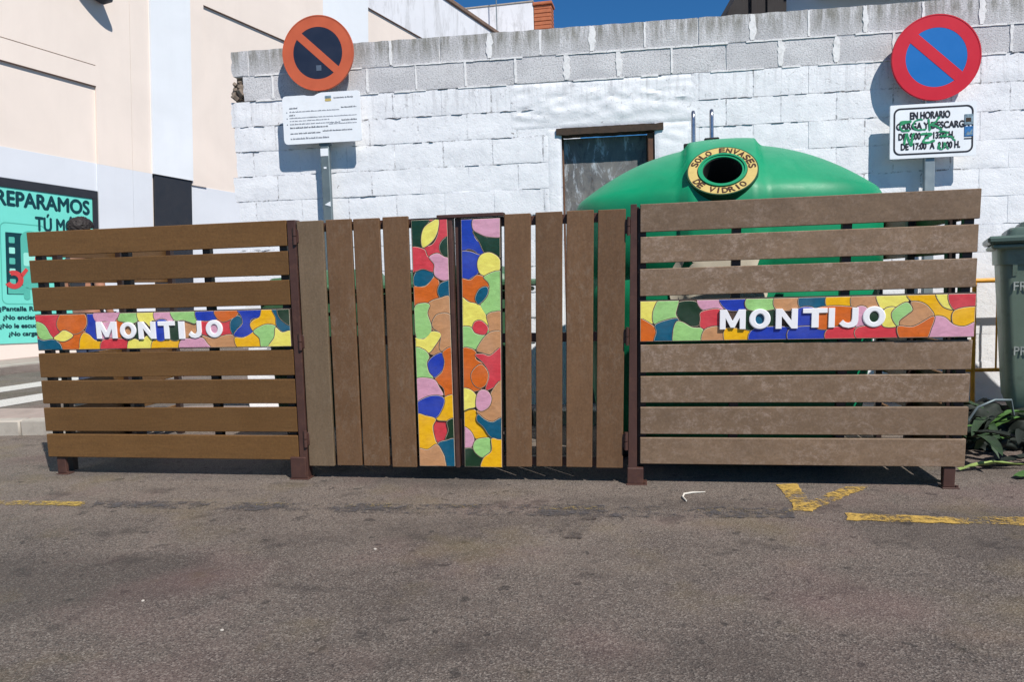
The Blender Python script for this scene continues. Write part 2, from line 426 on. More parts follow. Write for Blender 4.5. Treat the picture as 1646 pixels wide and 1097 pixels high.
M['galv_dark'] = plain('dull_galvanised_steel', (112, 124, 128), .55, .1, 12, .05, 90, .4, .5)
M['sign_white'] = plain('white_sign_sheet', (236, 238, 242), .45, .02, 8, dirt=(200, 200, 200), dirt_amt=.2)
M['ink'] = plain('black_lettering', (26, 24, 34), .5, .05)
M['ink_grey'] = plain('faded_grey_print', (128, 132, 142), .6, .1)
M['ink_soft'] = plain('dark_grey_print', (84, 88, 98), .6, .1)
M['sign_red'] = plain('sign_red', (200, 34, 54), .5, .04, 6, spec=.25)
M['sign_blue'] = plain('sign_blue', (16, 106, 180), .5, .04, 6, spec=.25)
M['sign_orange'] = plain('sun_faded_sign_red', (196, 92, 58), .55, .07, 8)
M['sign_navy'] = plain('dark_sign_blue', (27, 36, 58), .5, .12, 8)
M['faded_patch'] = plain('faded_sticker', (86, 98, 116), .5, .12, 40)  # bluish grey painted in for a reflection
M['spray'] = plain('green_spray_paint', (32, 142, 92), .5, .15, 30)
M['sticker'] = plain('sticker_print', (120, 140, 152), .4, .5, 60); M['sticker_blue'] = plain('blue_sticker', (52, 112, 170), .4, .4, 60)
def bank_plastic():
    q = Nodes('green_plastic'); v = q.coord(); c = lin((6, 130, 88))
    n1 = q.noise(v, 2.4, 5, .6, .3); n2 = q.noise(v, 9, 9, .75, .8); n3 = q.noise(q.mapping(v, (14, 14, .8)), 1.6, 6, .7); n4 = q.noise(q.mapping(v, (1, 1, 9)), 7, 8, .8, 1.5)
    col = q.mix(q.ramp(n1, [(.3, 0), (.7, 1)]), tuple(x * .92 for x in c), lin((10, 146, 100)))
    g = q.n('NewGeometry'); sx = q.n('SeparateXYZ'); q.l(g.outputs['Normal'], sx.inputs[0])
    top_pale = q.math('MULTIPLY', q.ramp(sx.outputs[2], [(.70, 0), (1, .5)]), q.ramp(n2, [(.25, .55), (.7, 1)]))  # paler green mixed in where the surface faces up
    col = q.mix(top_pale, col, lin((124, 178, 152)))
    col = q.mix(q.ramp(n3, [(.56, 0), (.72, .14)]), col, lin((40, 146, 112)))
    col = q.mix(q.ramp(n4, [(.66, 0), (.69, .35)]), col, lin((110, 180, 150)))
    col = q.mix(q.ramp(q.noise(v, 60, 4, .7), [(.68, 0), (.72, .5)]), col, lin((10, 80, 56)))
    q.bump(n2, .06, .01)
    return q.done(col, q.ramp(n2, [(.3, .42), (.7, .6)]), 0, .4)
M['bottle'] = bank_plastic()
M['rubber'] = plain('black_rubber', (14, 14, 15), .7, .1)
M['ring'] = plain('cream_ring_label', (196, 172, 104), .45, .08, 18, dirt=(176, 150, 90))
M['ring_edge'] = plain('dark_green_edge', (24, 70, 42), .5, .1)
M['ring_ink'] = plain('brown_lettering', (66, 34, 18), .5, .1)
M['cream_label'] = plain('cream_label', (214, 204, 186), .5, .05, 6)
M['chrome'] = plain('steel_hoop', (170, 172, 178), .25, .1, 20, metal=.9)
M['bin_dark'] = plain('dark_green_bin_plastic', (122, 140, 124), .5, .10, 4, .06, 50, 0, .4, (84, 92, 84), .5)
M['bin_lid'] = plain('dark_lid_plastic', (84, 102, 94), .42, .12, 4, .05, 50, 0, .5, (82, 96, 90), .35)
M['bin_green'] = plain('green_bin_plastic', (66, 104, 74), .5, .14, 4, .06, 50, 0, .45, (96, 118, 100), .4)
M['bin_print'] = plain('faded_white_print', (168, 174, 168), .6, .25, 40)
M['barrier'] = plain('yellow_barrier_paint', (216, 150, 40), .5, .14, 14, dirt=(150, 96, 40))
M['cream'] = render_wall('cream_render', (229, 215, 204)); M['offwhite'] = render_wall('white_render', (224, 227, 231))
M['plinth'] = render_wall('pale_grey_render', (213, 216, 222)); M['stained'] = render_wall('stained_white_render', (224, 224, 228), .5)
M['anthracite'] = plain('anthracite_panel', (44, 45, 50), .5, .06)
M['shadow_line'] = plain('brown_drip_edge', (104, 84, 76), .8, .1)  # shade of the facade ledges put into a brown colour
M['coping'] = plain('brown_roof_edge', (120, 98, 84), .85, .2, 6, .3, 30)
M['teal'] = plain('turquoise_shop_vinyl', (114, 212, 196), .35, .03, 2)
M['teal_dark'] = plain('deep_teal_print', (12, 58, 66), .4, .05); M['teal_mid'] = plain('mid_teal_print', (84, 176, 160), .4, .05)
M['teal_pale'] = plain('pale_teal_print', (150, 222, 206), .4, .05); M['wrench'] = plain('red_print', (198, 66, 66), .4, .05)
M['brick'] = plain('terracotta_brick', (178, 104, 70), .85, .15, 6, .3, 40)
M['eave'] = plain('dark_eave', (44, 38, 37), .85, .15, 4)
M['hair'] = plain('dark_curly_hair', (36, 28, 26), .7, .3, 60, .6, 90)
M['skin'] = plain('skin', (176, 124, 98), .55, .05, 10); M['shirt'] = plain('dark_top', (52, 52, 60), .85, .1, 10); M['jeans'] = plain('jeans', (58, 68, 92), .85, .12, 12)
M['tarp'] = plain('dark_green_sheeting', (20, 30, 22), .75, .25, 7, .2, 30, 0, .5)
M['leaf'] = plain('green_leaf', (72, 106, 52), .5, .25, 9); M['leaf_dark'] = plain('dark_leaf', (40, 62, 36), .6, .3, 9); M['leaf_pale'] = plain('pale_green_leaf', (132, 152, 84), .5, .2, 9)
M['string'] = plain('white_plastic_strip', (222, 216, 204), .5, .05)
M['paper'] = plain('pale_litter', (176, 168, 158), .8, .1, 20)
MOSAIC = {
 'left': [
  ('R', [(-7,1064),(132,1040),(117,240),(50,140),(-19,252)]),
  ('O', [(102,447),(200,513),(200,-108),(83,-97)]),
  ('O', [(86,724),(96,916),(110,1030),(157,1090),(203,1016),(211,769),(197,567),(164,438),(127,472),(95,541)]),
  ('G', [(0,797),(26,758),(42,639),(54,456),(65,323),(48,273),(26,288),(9,357),(0,540)]),
  ('T', [(-3,302),(26,273),(63,298),(87,215),(98,81),(92,-101),(-9,-89)]),
  ('Y', [(69,323),(91,452),(112,551),(135,497),(150,389),(125,265),(99,235)]),
  ('B', [(215,1065),(250,1060),(251,814),(255,583),(251,248),(230,301),(210,434),(200,513),(213,745)]),
  ('A', [(175,231),(183,384),(196,473),(217,410),(234,277),(255,223),(270,194),(265,-112),(175,-104),(172,78)]),
  ('P', [(249,1060),(343,1041),(337,879),(332,775),(257,775),(252,287),(326,279),(332,766),(297,770),(251,789)]),
  ('O', [(330,805),(357,800),(344,279),(327,269)]),
  ('G', [(340,879),(359,1041),(421,1027),(417,791),(398,712),(363,746),(339,790)]),
  ('N', [(355,648),(401,639),(398,359),(352,368)]),
  ('D', [(405,678),(430,752),(425,271),(398,260)]),
  ('Y', [(421,1056),(489,1042),(487,792),(472,767),(464,605),(444,737),(420,776)]),
  ('R', [(271,258),(362,274),(370,107),(370,-124),(267,-112)]),
  ('Y', [(373,211),(400,270),(421,231),(458,379),(470,173),(472,-131),(375,-123)]),
  ('A', [(474,223),(550,229),(575,269),(579,190),(578,-138),(473,-131)]),
  ('P', [(490,1066),(554,1057),(563,768),(488,772)]),
  ('B', [(488,752),(534,748),(523,258),(486,247)]),
  ('D', [(541,670),(580,729),(577,249),(539,253)]),
  ('G', [(553,1057),(648,1037),(644,681),(617,714),(594,768),(561,773)]),
  ('N', [(597,739),(634,680),(645,632),(642,407),(596,274)]),
  ('B', [(650,1037),(723,1028),(723,730),(685,710),(650,754)]),
  ('R', [(662,700),(692,720),(773,760),(777,326),(669,353)]),
  ('P', [(698,623),(732,618),(730,394),(696,398)]),
  ('N', [(665,329),(702,261),(733,296),(774,346),(791,239),(796,-59),(686,-47),(681,163)]),
  ('P', [(585,235),(620,260),(664,275),(681,139),(689,-47),(580,-40)]),
  ('O', [(724,1028),(811,1048),(803,853),(786,780),(749,691),(725,818)]),
  ('B', [(810,1048),(902,1043),(889,815),(859,746),(852,600),(861,430),(843,308),(816,263),(787,317),(801,482),(822,629),(820,824)]),
  ('T', [(775,614),(783,760),(807,863),(821,775),(822,653),(804,507),(788,326),(777,438)]),
  ('A', [(901,1053),(937,1048),(948,781),(946,538),(908,591),(867,415),(851,590),(863,722),(889,815)]),
  ('A', [(789,248),(823,254),(864,406),(883,231),(886,-66),(805,-58)]),
  ('G', [(862,415),(891,557),(918,606),(947,538),(943,295),(918,17),(901,-90),(887,-3),(883,231)]),
  ('T', [(938,1048),(1008,1034),(1005,398),(973,383),(950,562),(948,781)]),
  ('D', [(961,1044),(1008,1034),(1006,568),(974,679),(957,864)]),
  ('Y', [(946,514),(969,383),(1005,398),(1003,-73),(918,-41),(939,246)]),
 ],
 'right': [
  ('Y', [(-9,1092),(69,1076),(43,759),(38,434),(-8,524)]),
  ('O', [(-8,543),(33,439),(48,274),(46,-94),(-7,-93)]),
  ('G', [(67,1081),(120,1068),(113,671),(121,550),(88,553),(48,425),(39,599),(45,842)]),
  ('T', [(48,415),(88,534),(121,550),(115,307),(105,147),(113,-95),(46,-94),(51,231)]),
  ('G', [(114,467),(134,468),(165,334),(195,302),(203,138),(196,-105),(113,-95),(104,185)]),
  ('D', [(116,908),(133,982),(173,974),(194,820),(194,578),(185,379),(160,363),(129,487),(115,671)]),
  ('P', [(182,1061),(253,1050),(264,770),(198,752)]),
  ('R', [(195,718),(255,750),(259,300),(195,302),(190,539)]),
  ('N', [(205,278),(262,315),(275,-110),(200,-105)]),
  ('B', [(251,1050),(338,1034),(333,754),(273,741)]),
  ('A', [(268,291),(329,261),(358,286),(356,127),(349,-110),(275,-110)]),
  ('D', [(325,705),(424,710),(421,280),(329,261)]),
  ('G', [(337,1034),(422,1023),(419,743),(339,735)]),
  ('T', [(357,677),(391,674),(392,361),(357,364)]),
  ('B', [(358,277),(477,273),(473,-117),(351,-110)]),
  ('N', [(422,1062),(496,1050),(500,733),(424,729)]),
  ('T', [(497,1050),(578,1039),(578,741),(499,737)]),
  ('B', [(485,722),(539,734),(543,287),(483,264)]),
  ('B', [(468,273),(575,264),(579,-125),(473,-117)]),
  ('A', [(578,1078),(651,1067),(647,730),(578,736)]),
  ('O', [(542,735),(656,740),(650,413),(615,257),(544,263)]),
  ('N', [(651,1067),(720,1055),(729,738),(679,727),(648,735)]),
  ('P', [(660,721),(693,713),(697,256),(663,250)]),
  ('D', [(696,636),(728,633),(729,369),(697,372)]),
  ('R', [(582,255),(662,259),(679,-71),(580,-63)]),
  ('R', [(666,260),(769,304),(786,208),(796,-79),(678,-71)]),
  ('Y', [(723,1055),(808,1040),(809,833),(776,702),(744,682),(727,767)]),
  ('Y', [(742,672),(774,712),(768,476),(782,275),(739,288)]),
  ('A', [(808,1040),(887,1029),(903,838),(940,643),(946,380),(937,336),(882,501),(853,816),(821,848)]),
  ('Y', [(887,1029),(926,1040),(940,720),(940,629),(908,723)]),
  ('R', [(926,1040),(1009,1043),(1009,642),(942,624)]),
  ('A', [(943,624),(1009,680),(1010,393),(973,243),(940,308)]),
  ('P', [(884,482),(914,469),(942,289),(973,243),(1011,340),(1013,-95),(860,-85),(878,276)]),
  ('G', [(764,591),(781,741),(807,833),(823,661),(809,550),(787,400),(785,256),(769,400)]),
  ('N', [(819,843),(853,807),(877,635),(883,482),(846,317),(811,243),(784,285),(796,492),(822,642)]),
  ('O', [(782,266),(829,264),(884,497),(878,199),(860,-85),(798,-79)]),
 ],
 'm1': [
  ('D', [(-48,1008),(557,1008),(312,961),(268,912),(313,889),(-79,890)]),
  ('R', [(490,1008),(1085,1007),(1057,842),(953,837),(692,867),(469,852),(313,888),(603,907),(746,961)]),
  ('Y', [(294,892),(262,928),(345,967),(553,991),(762,1000),(746,961),(639,926),(465,902)]),
  ('D', [(1073,928),(869,919),(766,892),(826,862),(1053,837)]),
  ('R', [(-79,889),(318,886),(420,858),(600,823),(574,793),(276,806),(-101,797)]),
  ('P', [(469,852),(692,867),(889,852),(1053,837),(1041,759),(840,757),(638,773),(583,793),(600,823)]),
  ('O', [(-116,733),(324,737),(590,773),(721,753),(676,717),(731,690),(550,677),(411,669),(209,671),(-136,659)]),
  ('T', [(15,779),(138,802),(343,806),(579,785),(500,758),(324,739),(123,735),(-7,747)]),
  ('T', [(1070,753),(802,750),(698,733),(677,708),(789,681),(1058,677)]),
  ('N', [(378,666),(721,688),(1058,677),(1019,479),(364,466),(706,531),(457,567),(367,618)]),
  ('N', [(489,592),(674,625),(1045,611),(1019,479),(681,480),(719,541),(525,567)]),
  ('G', [(0,649),(243,670),(440,662),(371,628),(466,577),(416,542),(205,526),(22,536)]),
  ('Y', [(-36,528),(244,525),(454,554),(661,551),(725,536),(545,496),(369,468),(199,481),(-47,481)]),
  ('G', [(-62,483),(228,482),(375,454),(304,427),(351,389),(464,365),(198,357),(-93,367)]),
  ('O', [(769,473),(1106,477),(1070,289),(799,287),(738,323),(508,357),(713,388),(801,430)]),
  ('B', [(314,424),(476,453),(750,468),(787,430),(713,393),(464,365),(350,392)]),
  ('P', [(-58,358),(459,361),(626,329),(736,295),(547,294),(257,287),(-81,265)]),
  ('B', [(-47,259),(257,287),(547,294),(751,282),(720,247),(511,201),(238,212),(-58,209)]),
  ('A', [(751,284),(1075,290),(1055,196),(745,189),(516,197),(721,242)]),
  ('A', [(-58,208),(238,209),(496,196),(407,162),(470,107),(510,91),(239,69),(-93,75)]),
  ('R', [(483,188),(798,189),(816,149),(746,111),(534,95),(439,129),(421,162)]),
  ('D', [(818,187),(1074,194),(1058,106),(766,111),(840,149)]),
  ('T', [(534,92),(766,108),(1058,107),(1069,-12),(679,-9),(714,40)]),
  ('N', [(-92,70),(239,69),(505,91),(663,57),(719,29),(674,-14),(-116,-10)]),
 ],
 'm2': [
  ('B', [(-54,1010),(389,1007),(302,960),(364,926),(525,896),(605,868),(455,860),(324,876),(162,883),(-69,874)]),
  ('D', [(303,953),(658,927),(1048,925),(1040,848),(781,867),(596,867),(461,910)]),
  ('P', [(380,1009),(1085,1004),(1081,932),(725,928),(461,943),(296,965)]),
  ('B', [(-68,867),(196,875),(393,864),(527,854),(421,832),(446,793),(316,776),(148,763),(-80,770)]),
  ('Y', [(404,822),(489,857),(719,868),(945,849),(1011,819),(935,785),(709,775),(481,784)]),
  ('O', [(-79,765),(214,762),(382,780),(577,772),(695,742),(634,707),(470,667),(238,671),(75,687),(-90,689)]),
  ('G', [(577,774),(1067,785),(1051,629),(791,632),(628,621),(471,663),(694,717),(694,746)]),
  ('T', [(348,695),(443,723),(606,734),(688,722),(636,693),(438,664),(350,679)]),
  ('Y', [(-53,689),(176,674),(438,662),(594,627),(695,577),(590,557),(357,547),(164,578),(-66,572)]),
  ('N', [(638,618),(824,632),(1052,618),(1039,471),(418,482),(617,532),(681,577)]),
  ('R', [(258,573),(330,595),(495,598),(663,572),(620,545),(423,542),(295,553)]),
  ('G', [(-70,567),(197,574),(328,548),(588,540),(679,559),(618,527),(417,487),(-75,486)]),
  ('N', [(690,549),(1066,548),(1061,482),(750,461),(514,469),(362,484)]),
  ('O', [(-36,476),(206,487),(350,470),(340,444),(544,423),(681,385),(566,337),(360,314),(-52,320)]),
  ('O', [(200,380),(335,412),(507,421),(662,385),(603,342),(433,325),(262,342)]),
  ('R', [(318,460),(515,465),(717,458),(1060,488),(1046,353),(774,326),(583,320),(682,379),(544,425)]),
  ('Y', [(-52,319),(191,319),(350,289),(318,251),(147,242),(-62,239)]),
  ('N', [(739,310),(1046,353),(1034,195),(761,188),(521,202),(344,232),(663,248)]),
  ('P', [(349,295),(462,318),(635,314),(742,284),(663,248),(456,231),(327,251)]),
  ('A', [(-61,230),(180,241),(392,224),(350,197),(485,165),(694,133),(650,114),(306,116),(138,154),(-68,162)]),
  ('T', [(379,219),(554,198),(761,187),(1033,201),(1060,106),(719,123),(517,165),(341,192)]),
  ('P', [(-68,162),(157,149),(261,111),(150,77),(-76,71)]),
  ('D', [(-80,66),(201,77),(302,56),(489,40),(469,-9),(-86,-11)]),
  ('A', [(724,117),(892,115),(1061,101),(1084,-7),(469,-9),(508,37),(722,67)]),
  ('G', [(228,83),(307,111),(515,120),(738,117),(716,73),(508,39),(302,56)]),
 ],
 'left_letters': [
  ('M', 251, 333, 297, 770),
  ('O', 346, 410, 274, 746),
  ('N', 419, 487, 266, 747),
  ('T', 498, 563, 258, 747),
  ('I', 577, 601, 249, 736),
  ('J', 615, 666, 269, 741),
  ('O', 683, 747, 269, 754),
 ],
 'right_letters': [
  ('M', 250, 330, 271, 749),
  ('O', 341, 406, 263, 755),
  ('N', 421, 488, 263, 745),
  ('T', 503, 576, 277, 741),
  ('I', 579, 598, 272, 739),
  ('J', 611, 667, 260, 734),
  ('O', 680, 746, 262, 759),
 ],
}

# ------------------------------------------------------------------ setting: ground, road paint, pavements
def jagged(p, step=.02, amp=.011):
    out = []
    for i, a in enumerate(p):
        a, q = Vector(a), Vector(p[(i + 1) % len(p)]); n = max(1, int((q - a).length / step))
        for k in range(n):
            v = a + (q - a) * k / n
            out.append((v.x + amp * noise.noise(Vector((v.x * 22, v.y * 22, 3))) * 1.6, v.y + amp * noise.noise(Vector((v.x * 24, v.y * 24, 9))) * 1.6))
    return out
def sheet(name, polys, z, mat, kind='structure', edge=False):
    mb = MB()
    if edge: polys = [jagged(p) for p in polys]
    for p in polys: mb.add([(x, y, z) for x, y in p], [list(range(len(p)))])
    o = mb.build(name, mat, recalc=False)
    b = bmesh.new(); b.from_mesh(o.data)
    for f in b.faces:
        f.normal_update()
        if f.normal.z < 0: f.normal_flip()
    b.to_mesh(o.data); b.free()
    return tag(o, kind=kind)
sheet('ground', [[(-150, -60), (150, -60), (150, 200), (-150, 200)]], 0, M['asphalt'])
sheet('road_marking', [[(1.366, 3.86), (1.478, 3.865), (1.425, 3.56), (1.70, 3.775), (1.815, 3.765), (1.40, 3.42), (1.365, 3.38), (1.293, 3.415), (1.325, 3.53)]], .004, M['yellow'], edge=True)
sheet('road_marking', [[(1.503, 3.354), (2.001, 3.236), (1.949, 3.155), (1.474, 3.246)],
                       [(2.095, 3.247), (3.6, 2.93), (3.54, 2.84), (2.045, 3.14)]], .004, M['yellow'], edge=True)
sheet('road_marking', [[(2.005, 3.235), (2.09, 3.245), (2.04, 3.145), (1.955, 3.16)]], .004, M['yellow_faint'], edge=True)
sheet('road_marking', [[(-4.6, 4.25), (-2.30, 3.912), (-2.27, 3.835), (-4.6, 4.15)]], .004, M['yellow_faint'], edge=True)
sheet('blacked_out_road_marking', [[(-2.25, 3.93), (-.9, 3.745), (.3, 3.60), (1.30, 3.45), (1.26, 3.30), (.2, 3.43), (-.95, 3.60), (-2.22, 3.81)]], .004, M['black_paint'], edge=True)
sheet('road_marking', [[(-1.35, 3.80), (1.30, 3.425), (1.28, 3.37), (-1.33, 3.735)]], .008, M['fleck'], edge=True)
sheet('tar_patch', [[(.213, 3.40), (.30, 3.45), (.37, 3.43), (.34, 3.27), (.27, 3.10), (.176, 3.13)]], .008, M['tar'], edge=True)
sheet('zebra_crossing', [[(-6.45, 7.4), (-4.7, 12.2), (-5.05, 12.7), (-6.95, 7.4)], [(-5.6, 6.3), (-4.3, 9.9), (-4.72, 10.4), (-6.1, 6.3)],
                         [(-4.85, 7.4), (-3.6, 10.9), (-3.95, 11.4), (-5.0, 8.4)]][:2], .004, M['zebra'])
def slab(name, poly, z, mat, kerb=None):
    mb = MB(); n = len(poly); c = .02
    vs = [(x, y, -.05) for x, y in poly] + [(x, y, z - c) for x, y in poly]
    cen = Vector((sum(p[0] for p in poly) / n, sum(p[1] for p in poly) / n))
    ins = offset_poly([Vector(p) for p in poly], -c)
    vs += [(p.x, p.y, z) for p in ins]
    fs = [(i, (i + 1) % n, n + (i + 1) % n, n + i) for i in range(n)] + [(n + i, n + (i + 1) % n, 2 * n + (i + 1) % n, 2 * n + i) for i in range(n)]
    fs.append(tuple(range(2 * n, 3 * n)))
    mb.add(vs, fs)
    return tag(mb.build(name, mat), kind='structure')
FRONT = [(-9.0, 6.25), (-6.0, 6.02), (-3.95, 5.9), (-1.8, 5.84), (.14, 5.70), (3.34, 5.24), (9, 4.4)]
BACK = [(9, 5.3), (4, 5.55), (-2.2, 6.35), (-2.6, 6.42), (-4.4, 6.62), (-9, 7.1)]
KB = [(x, y + .14) for x, y in FRONT]
def kerbs(name, line, depth, z):
    mb = MB()
    for a, b in zip(line, line[1:]):
        a, b = Vector(a), Vector(b); L = (b - a).length; d = (b - a) / L; nseg = max(1, round(L / .9)); ang = math.atan2(d.y, d.x)
        for k in range(nseg):
            p = a + d * (L * k / nseg)
            Mx = Matrix.Translation((p.x, p.y, 0)) @ Matrix.Rotation(ang, 4, 'Z')
            mb.box(.004, L / nseg - .004, 0, depth, -.05, z + RND.uniform(-.003, .003), .012, M=Mx)
    return tag(mb.build(name, M['kerb'], smooth=40), kind='structure')
kerbs('kerb', FRONT, .14, .12)
slab('pavement', KB + BACK, .115, M['pave'])

# ------------------------------------------------------------------ block wall with the old doorway
WALLM = frame((0, 6, 0), R(-7.5)) @ Matrix.Translation((.09, 0, .01))
wall = thing('block_wall', 'whitewashed concrete block wall with two bare grey top courses and a blocked old doorway', 'wall', WALLM)
H0 = .2033
def nz(x, y, z, s=1.): return noise.noise(Vector((x, y, z)) * s)
mb = MB()
DX0, DX1, DZ = .345, 1.065, 2.225
def ragged(z): return -2.365 + .05 * nz(3.1, 0, z * 5) + (.09 if z > 2.62 else 0)
for row in range(15):
    z0, z1 = row * H0, (row + 1) * H0
    off = .2 if row % 2 == 0 else 0
    k = -8
    while k * .4 + off < 5.6:
        a, b = k * .4 + off, k * .4 + off + .4; k += 1
        lft = ragged(z0 + .1)
        if row == 14: lft = -2.35
        if row == 13: lft = -2.26
        if b < lft + .05: continue
        first = a < lft; a = max(a, lft)
        spans = [(a, b)]
        cut = (-.005, 1.345) if row in (11, 12) else ((.24, 1.30) if row < 11 else None)
        if cut:
            spans = []
            if a < cut[0] - .03: spans.append((a, min(b, cut[0])))
            if b > cut[1] + .03: spans.append((max(a, cut[1]), b))
        for (p, q) in spans:
            g = .0012 if row < 13 else .005
            p2, q2, zz0, zz1 = p + g, q - g, z0 + g, z1 - g
            if row == 14: zz1 = z1
            nx, nzn = max(3, int((q2 - p2) / .05)), 5
            dy = RND.uniform(-.002, .002); o = len(mb.v); mat = 1 if row >= 13 else 0
            rough = .0045 if row < 13 else .002
            for j in range(nzn + 1):
                for i in range(nx + 1):
                    x = p2 + (q2 - p2) * i / nx; z = zz0 + (zz1 - zz0) * j / nzn
                    ed = i in (0, nx) or j in (0, nzn)
                    y = dy + (.0014 if ed else 0) + rough * nz(x, row, z, 9)
                    x += .004 * nz(x, 3, z, 14); z += (.004 if not (row == 14 and j == nzn) else .006) * nz(x, 8, z, 14)
                    if first and i == 0: x += .012 * nz(x, 1, z, 22)
                    mb.v.append(Vector((x, y, z)))
            for j in range(nzn):
                for i in range(nx):
                    mb.f.append([o + j * (nx + 1) + i, o + j * (nx + 1) + i + 1, o + (j + 1) * (nx + 1) + i + 1, o + (j + 1) * (nx + 1) + i]); mb.m.append(mat)
            ring = [o + i for i in range(nx + 1)] + [o + j * (nx + 1) + nx for j in range(1, nzn + 1)] + \
                   [o + nzn * (nx + 1) + i for i in range(nx - 1, -1, -1)] + [o + j * (nx + 1) for j in range(nzn - 1, 0, -1)]
            o2 = len(mb.v); back = .19
            for r in ring: v = mb.v[r]; mb.v.append(Vector((v.x, back, v.z)))
            n = len(ring)
            for i in range(n):
                mb.f.append([ring[i], o2 + i, o2 + (i + 1) % n, ring[(i + 1) % n]]); mb.m.append(mat)
            mb.f.append([o2 + i for i in range(n)]); mb.m.append(mat)
# mortar body behind and between the blocks
T = 13 * H0
mb.box(-2.31, -.005, .0045, .185, 0, T - .002, 0, 0); mb.box(-.005, DX0, .0045, .185, 0, T - .002, 0, 0)
mb.box(DX1, 5.6, .0045, .185, 0, T - .002, 0, 0); mb.box(DX0, DX1, .0045, .185, DZ + .065, T - .002, 0, 0)
mb.box(-2.20, 5.6, .009, .185, T - .002, 15 * H0 - .004, 0, 2)
mb.box(-2.33, -2.20, .009, .185, 14 * H0, 15 * H0 - .004, 0, 2)
# smears of mortar at the upright joints of the bare courses
for row in (13, 14):
    off = .2 if row % 2 == 0 else 0
    for k in range(-5, 14):
        x = k * .4 + off
        if x < -2.1 or RND.random() < .12: continue
        w = RND.uniform(.007, .012); w2 = RND.uniform(.006, .014) if RND.random() < .5 else RND.uniform(.016, .034)
        pts = []
        for t in range(9):
            f = t / 8; z = row * H0 + .012 + f * (H0 - .016)
            pts.append((x - (w + (w2 - w) * (1 - abs(f - .45))) * (.6 + .5 * RND.random()), z))
        for t in range(8, -1, -1):
            f = t / 8; z = row * H0 + .012 + f * (H0 - .016)
            pts.append((x + (w + (w2 - w) * math.sin(f * 3)) * (.5 + .6 * RND.random()), z))
        mb.prism(pts, -.0035, .006, 2)
# thin uneven bed joint between the two bare courses and the paint
for zz in (13 * H0, 14 * H0):
    for k in range(60):
        x = -2.15 + k * .13
        if RND.random() < (.12 if zz > 13.5 * H0 else .45): continue
        h1 = RND.uniform(.004, .008)
        mb.prism([(x, zz - h1), (x + .05, zz - h1 * .6), (x + .128, zz - h1), (x + .128, zz + h1 * .8), (x + .06, zz + h1), (x, zz + h1 * .5)], -.004 - RND.random() * .001, .006, 2)
# open cracks where the joint mortar has fallen out, mostly just under the bare courses
for row in range(1, 14):
    zz = row * H0; x = -2.30
    while x < 5.0:
        L = RND.uniform(.03, .16); p = .5 if row >= 11 else (.30 if x < 1.4 else .12)
        if RND.random() < p and not (DX0 - .13 < x + L and x < 1.36 and row <= 12):
            up, lo = [], []; n = max(3, int(L / .012)); hh = RND.uniform(.0008, .0022) * (1.5 if row == 13 and RND.random() < .3 else 1)
            for i in range(n + 1):
                xx = x + L * i / n; mid = zz + .009 * nz(xx, row, 1, 16); t = hh * math.sin(math.pi * (i + .15) / (n + .3)) * (.35 + .9 * abs(nz(xx, row, 5, 60)))
                up.append((xx, mid + t)); lo.append((xx, mid - t))
            mb.prism(up + lo[::-1], -.0042, .003, 5)
        x += L + RND.uniform(.005, .16)
# trowelled plaster round the doorway
def plaster(x0, x1, z0, z1, amp):
    nx, nzn = int((x1 - x0) / .018), int((z1 - z0) / .018); o = len(mb.v)
    for j in range(nzn + 1):
        for i in range(nx + 1):
            x = x0 + (x1 - x0) * i / nx; z = z0 + (z1 - z0) * j / nzn
            ed = min(i, nx - i, j, nzn - j)
            fd = min(1, ed / 5)
            y = .0005 - fd * amp * (.35 + .9 * nz(x + .3 * z, .3, z * 2.6, 5.5)) - fd * .5 * amp * nz(x * .6, 2, z * 2.2, 17)
            if ed == 0: y = .006
            mb.v.append(Vector((x, y, z)))
    for j in range(nzn):
        for i in range(nx):
            mb.f.append([o + j * (nx + 1) + i, o + j * (nx + 1) + i + 1, o + (j + 1) * (nx + 1) + i + 1, o + (j + 1) * (nx + 1) + i]); mb.m.append(4)
plaster(-.06, 1.40, DZ + .062, T - .002, .013)
plaster(.225, DX0 + .001, 0, DZ + .06, .005); plaster(DX1, 1.33, 0, DZ + .06, .010)
mb.box(DX0 - .004, DX0 + .0, .002, .12, 0, DZ, 0, 0)
# broken corner: crumbled ends and rubble left in the hole
for k in range(34):
    x, z = -2.335 + RND.random() * .085, 13 * H0 + .02 + RND.random() * .15
    r = RND.uniform(.012, .03); y = RND.uniform(.02, .08)
    mb.box(x - r, x + r, y, y + r * 2, z - r * .8, z + r * .7, r * .16, 3, Matrix.Translation((x, y, z)) @ Matrix.Rotation(RND.random() * 3, 4, Vector((RND.random(), RND.random(), 1))) @ Matrix.Translation((-x, -y, -z)))
mb.box(-2.335, -2.20, .055, .18, 13 * H0 - .02, 14 * H0, 0, 3)
mb.build('blockwork', [M['whitewash'], M['bare'], M['mortar'], M['rubble'], M['plaster'], M['crack']], wall, smooth=28)
mb = MB(); o0 = 0
nx = 40
for (z0, z1, y0) in ((DZ + .006, DZ + .058, -.016),):
    pts = []
    for i in range(nx + 1):
        x = .307 + (1.13 - .307) * i / nx; pts.append((x, z1 + .008 * nz(x, 4, 1, 12)))
    for i in range(nx, -1, -1):
        x = .307 + (1.13 - .307) * i / nx; pts.append((x, z0 + .006 * nz(x, 7, 2, 14)))
    mb.prism(pts, y0, .13)
mb.build('lintel', M['old_lintel'], wall, smooth=30)
mb = MB(); mb.box(DX0, DX1 - .055, .115, .14, .0, DZ - .002, .004)
dr = mb.build('door', M['door'], wall)
mb = MB(); mb.box(DX1 - .055, DX1 - .002, .02, .14, 0, DZ - .002, .006); mb.box(DX0 + .001, DX0 + .014, .05, .12, 0, DZ - .002, .003)
mb.build('door_frame', M['rust'], wall)

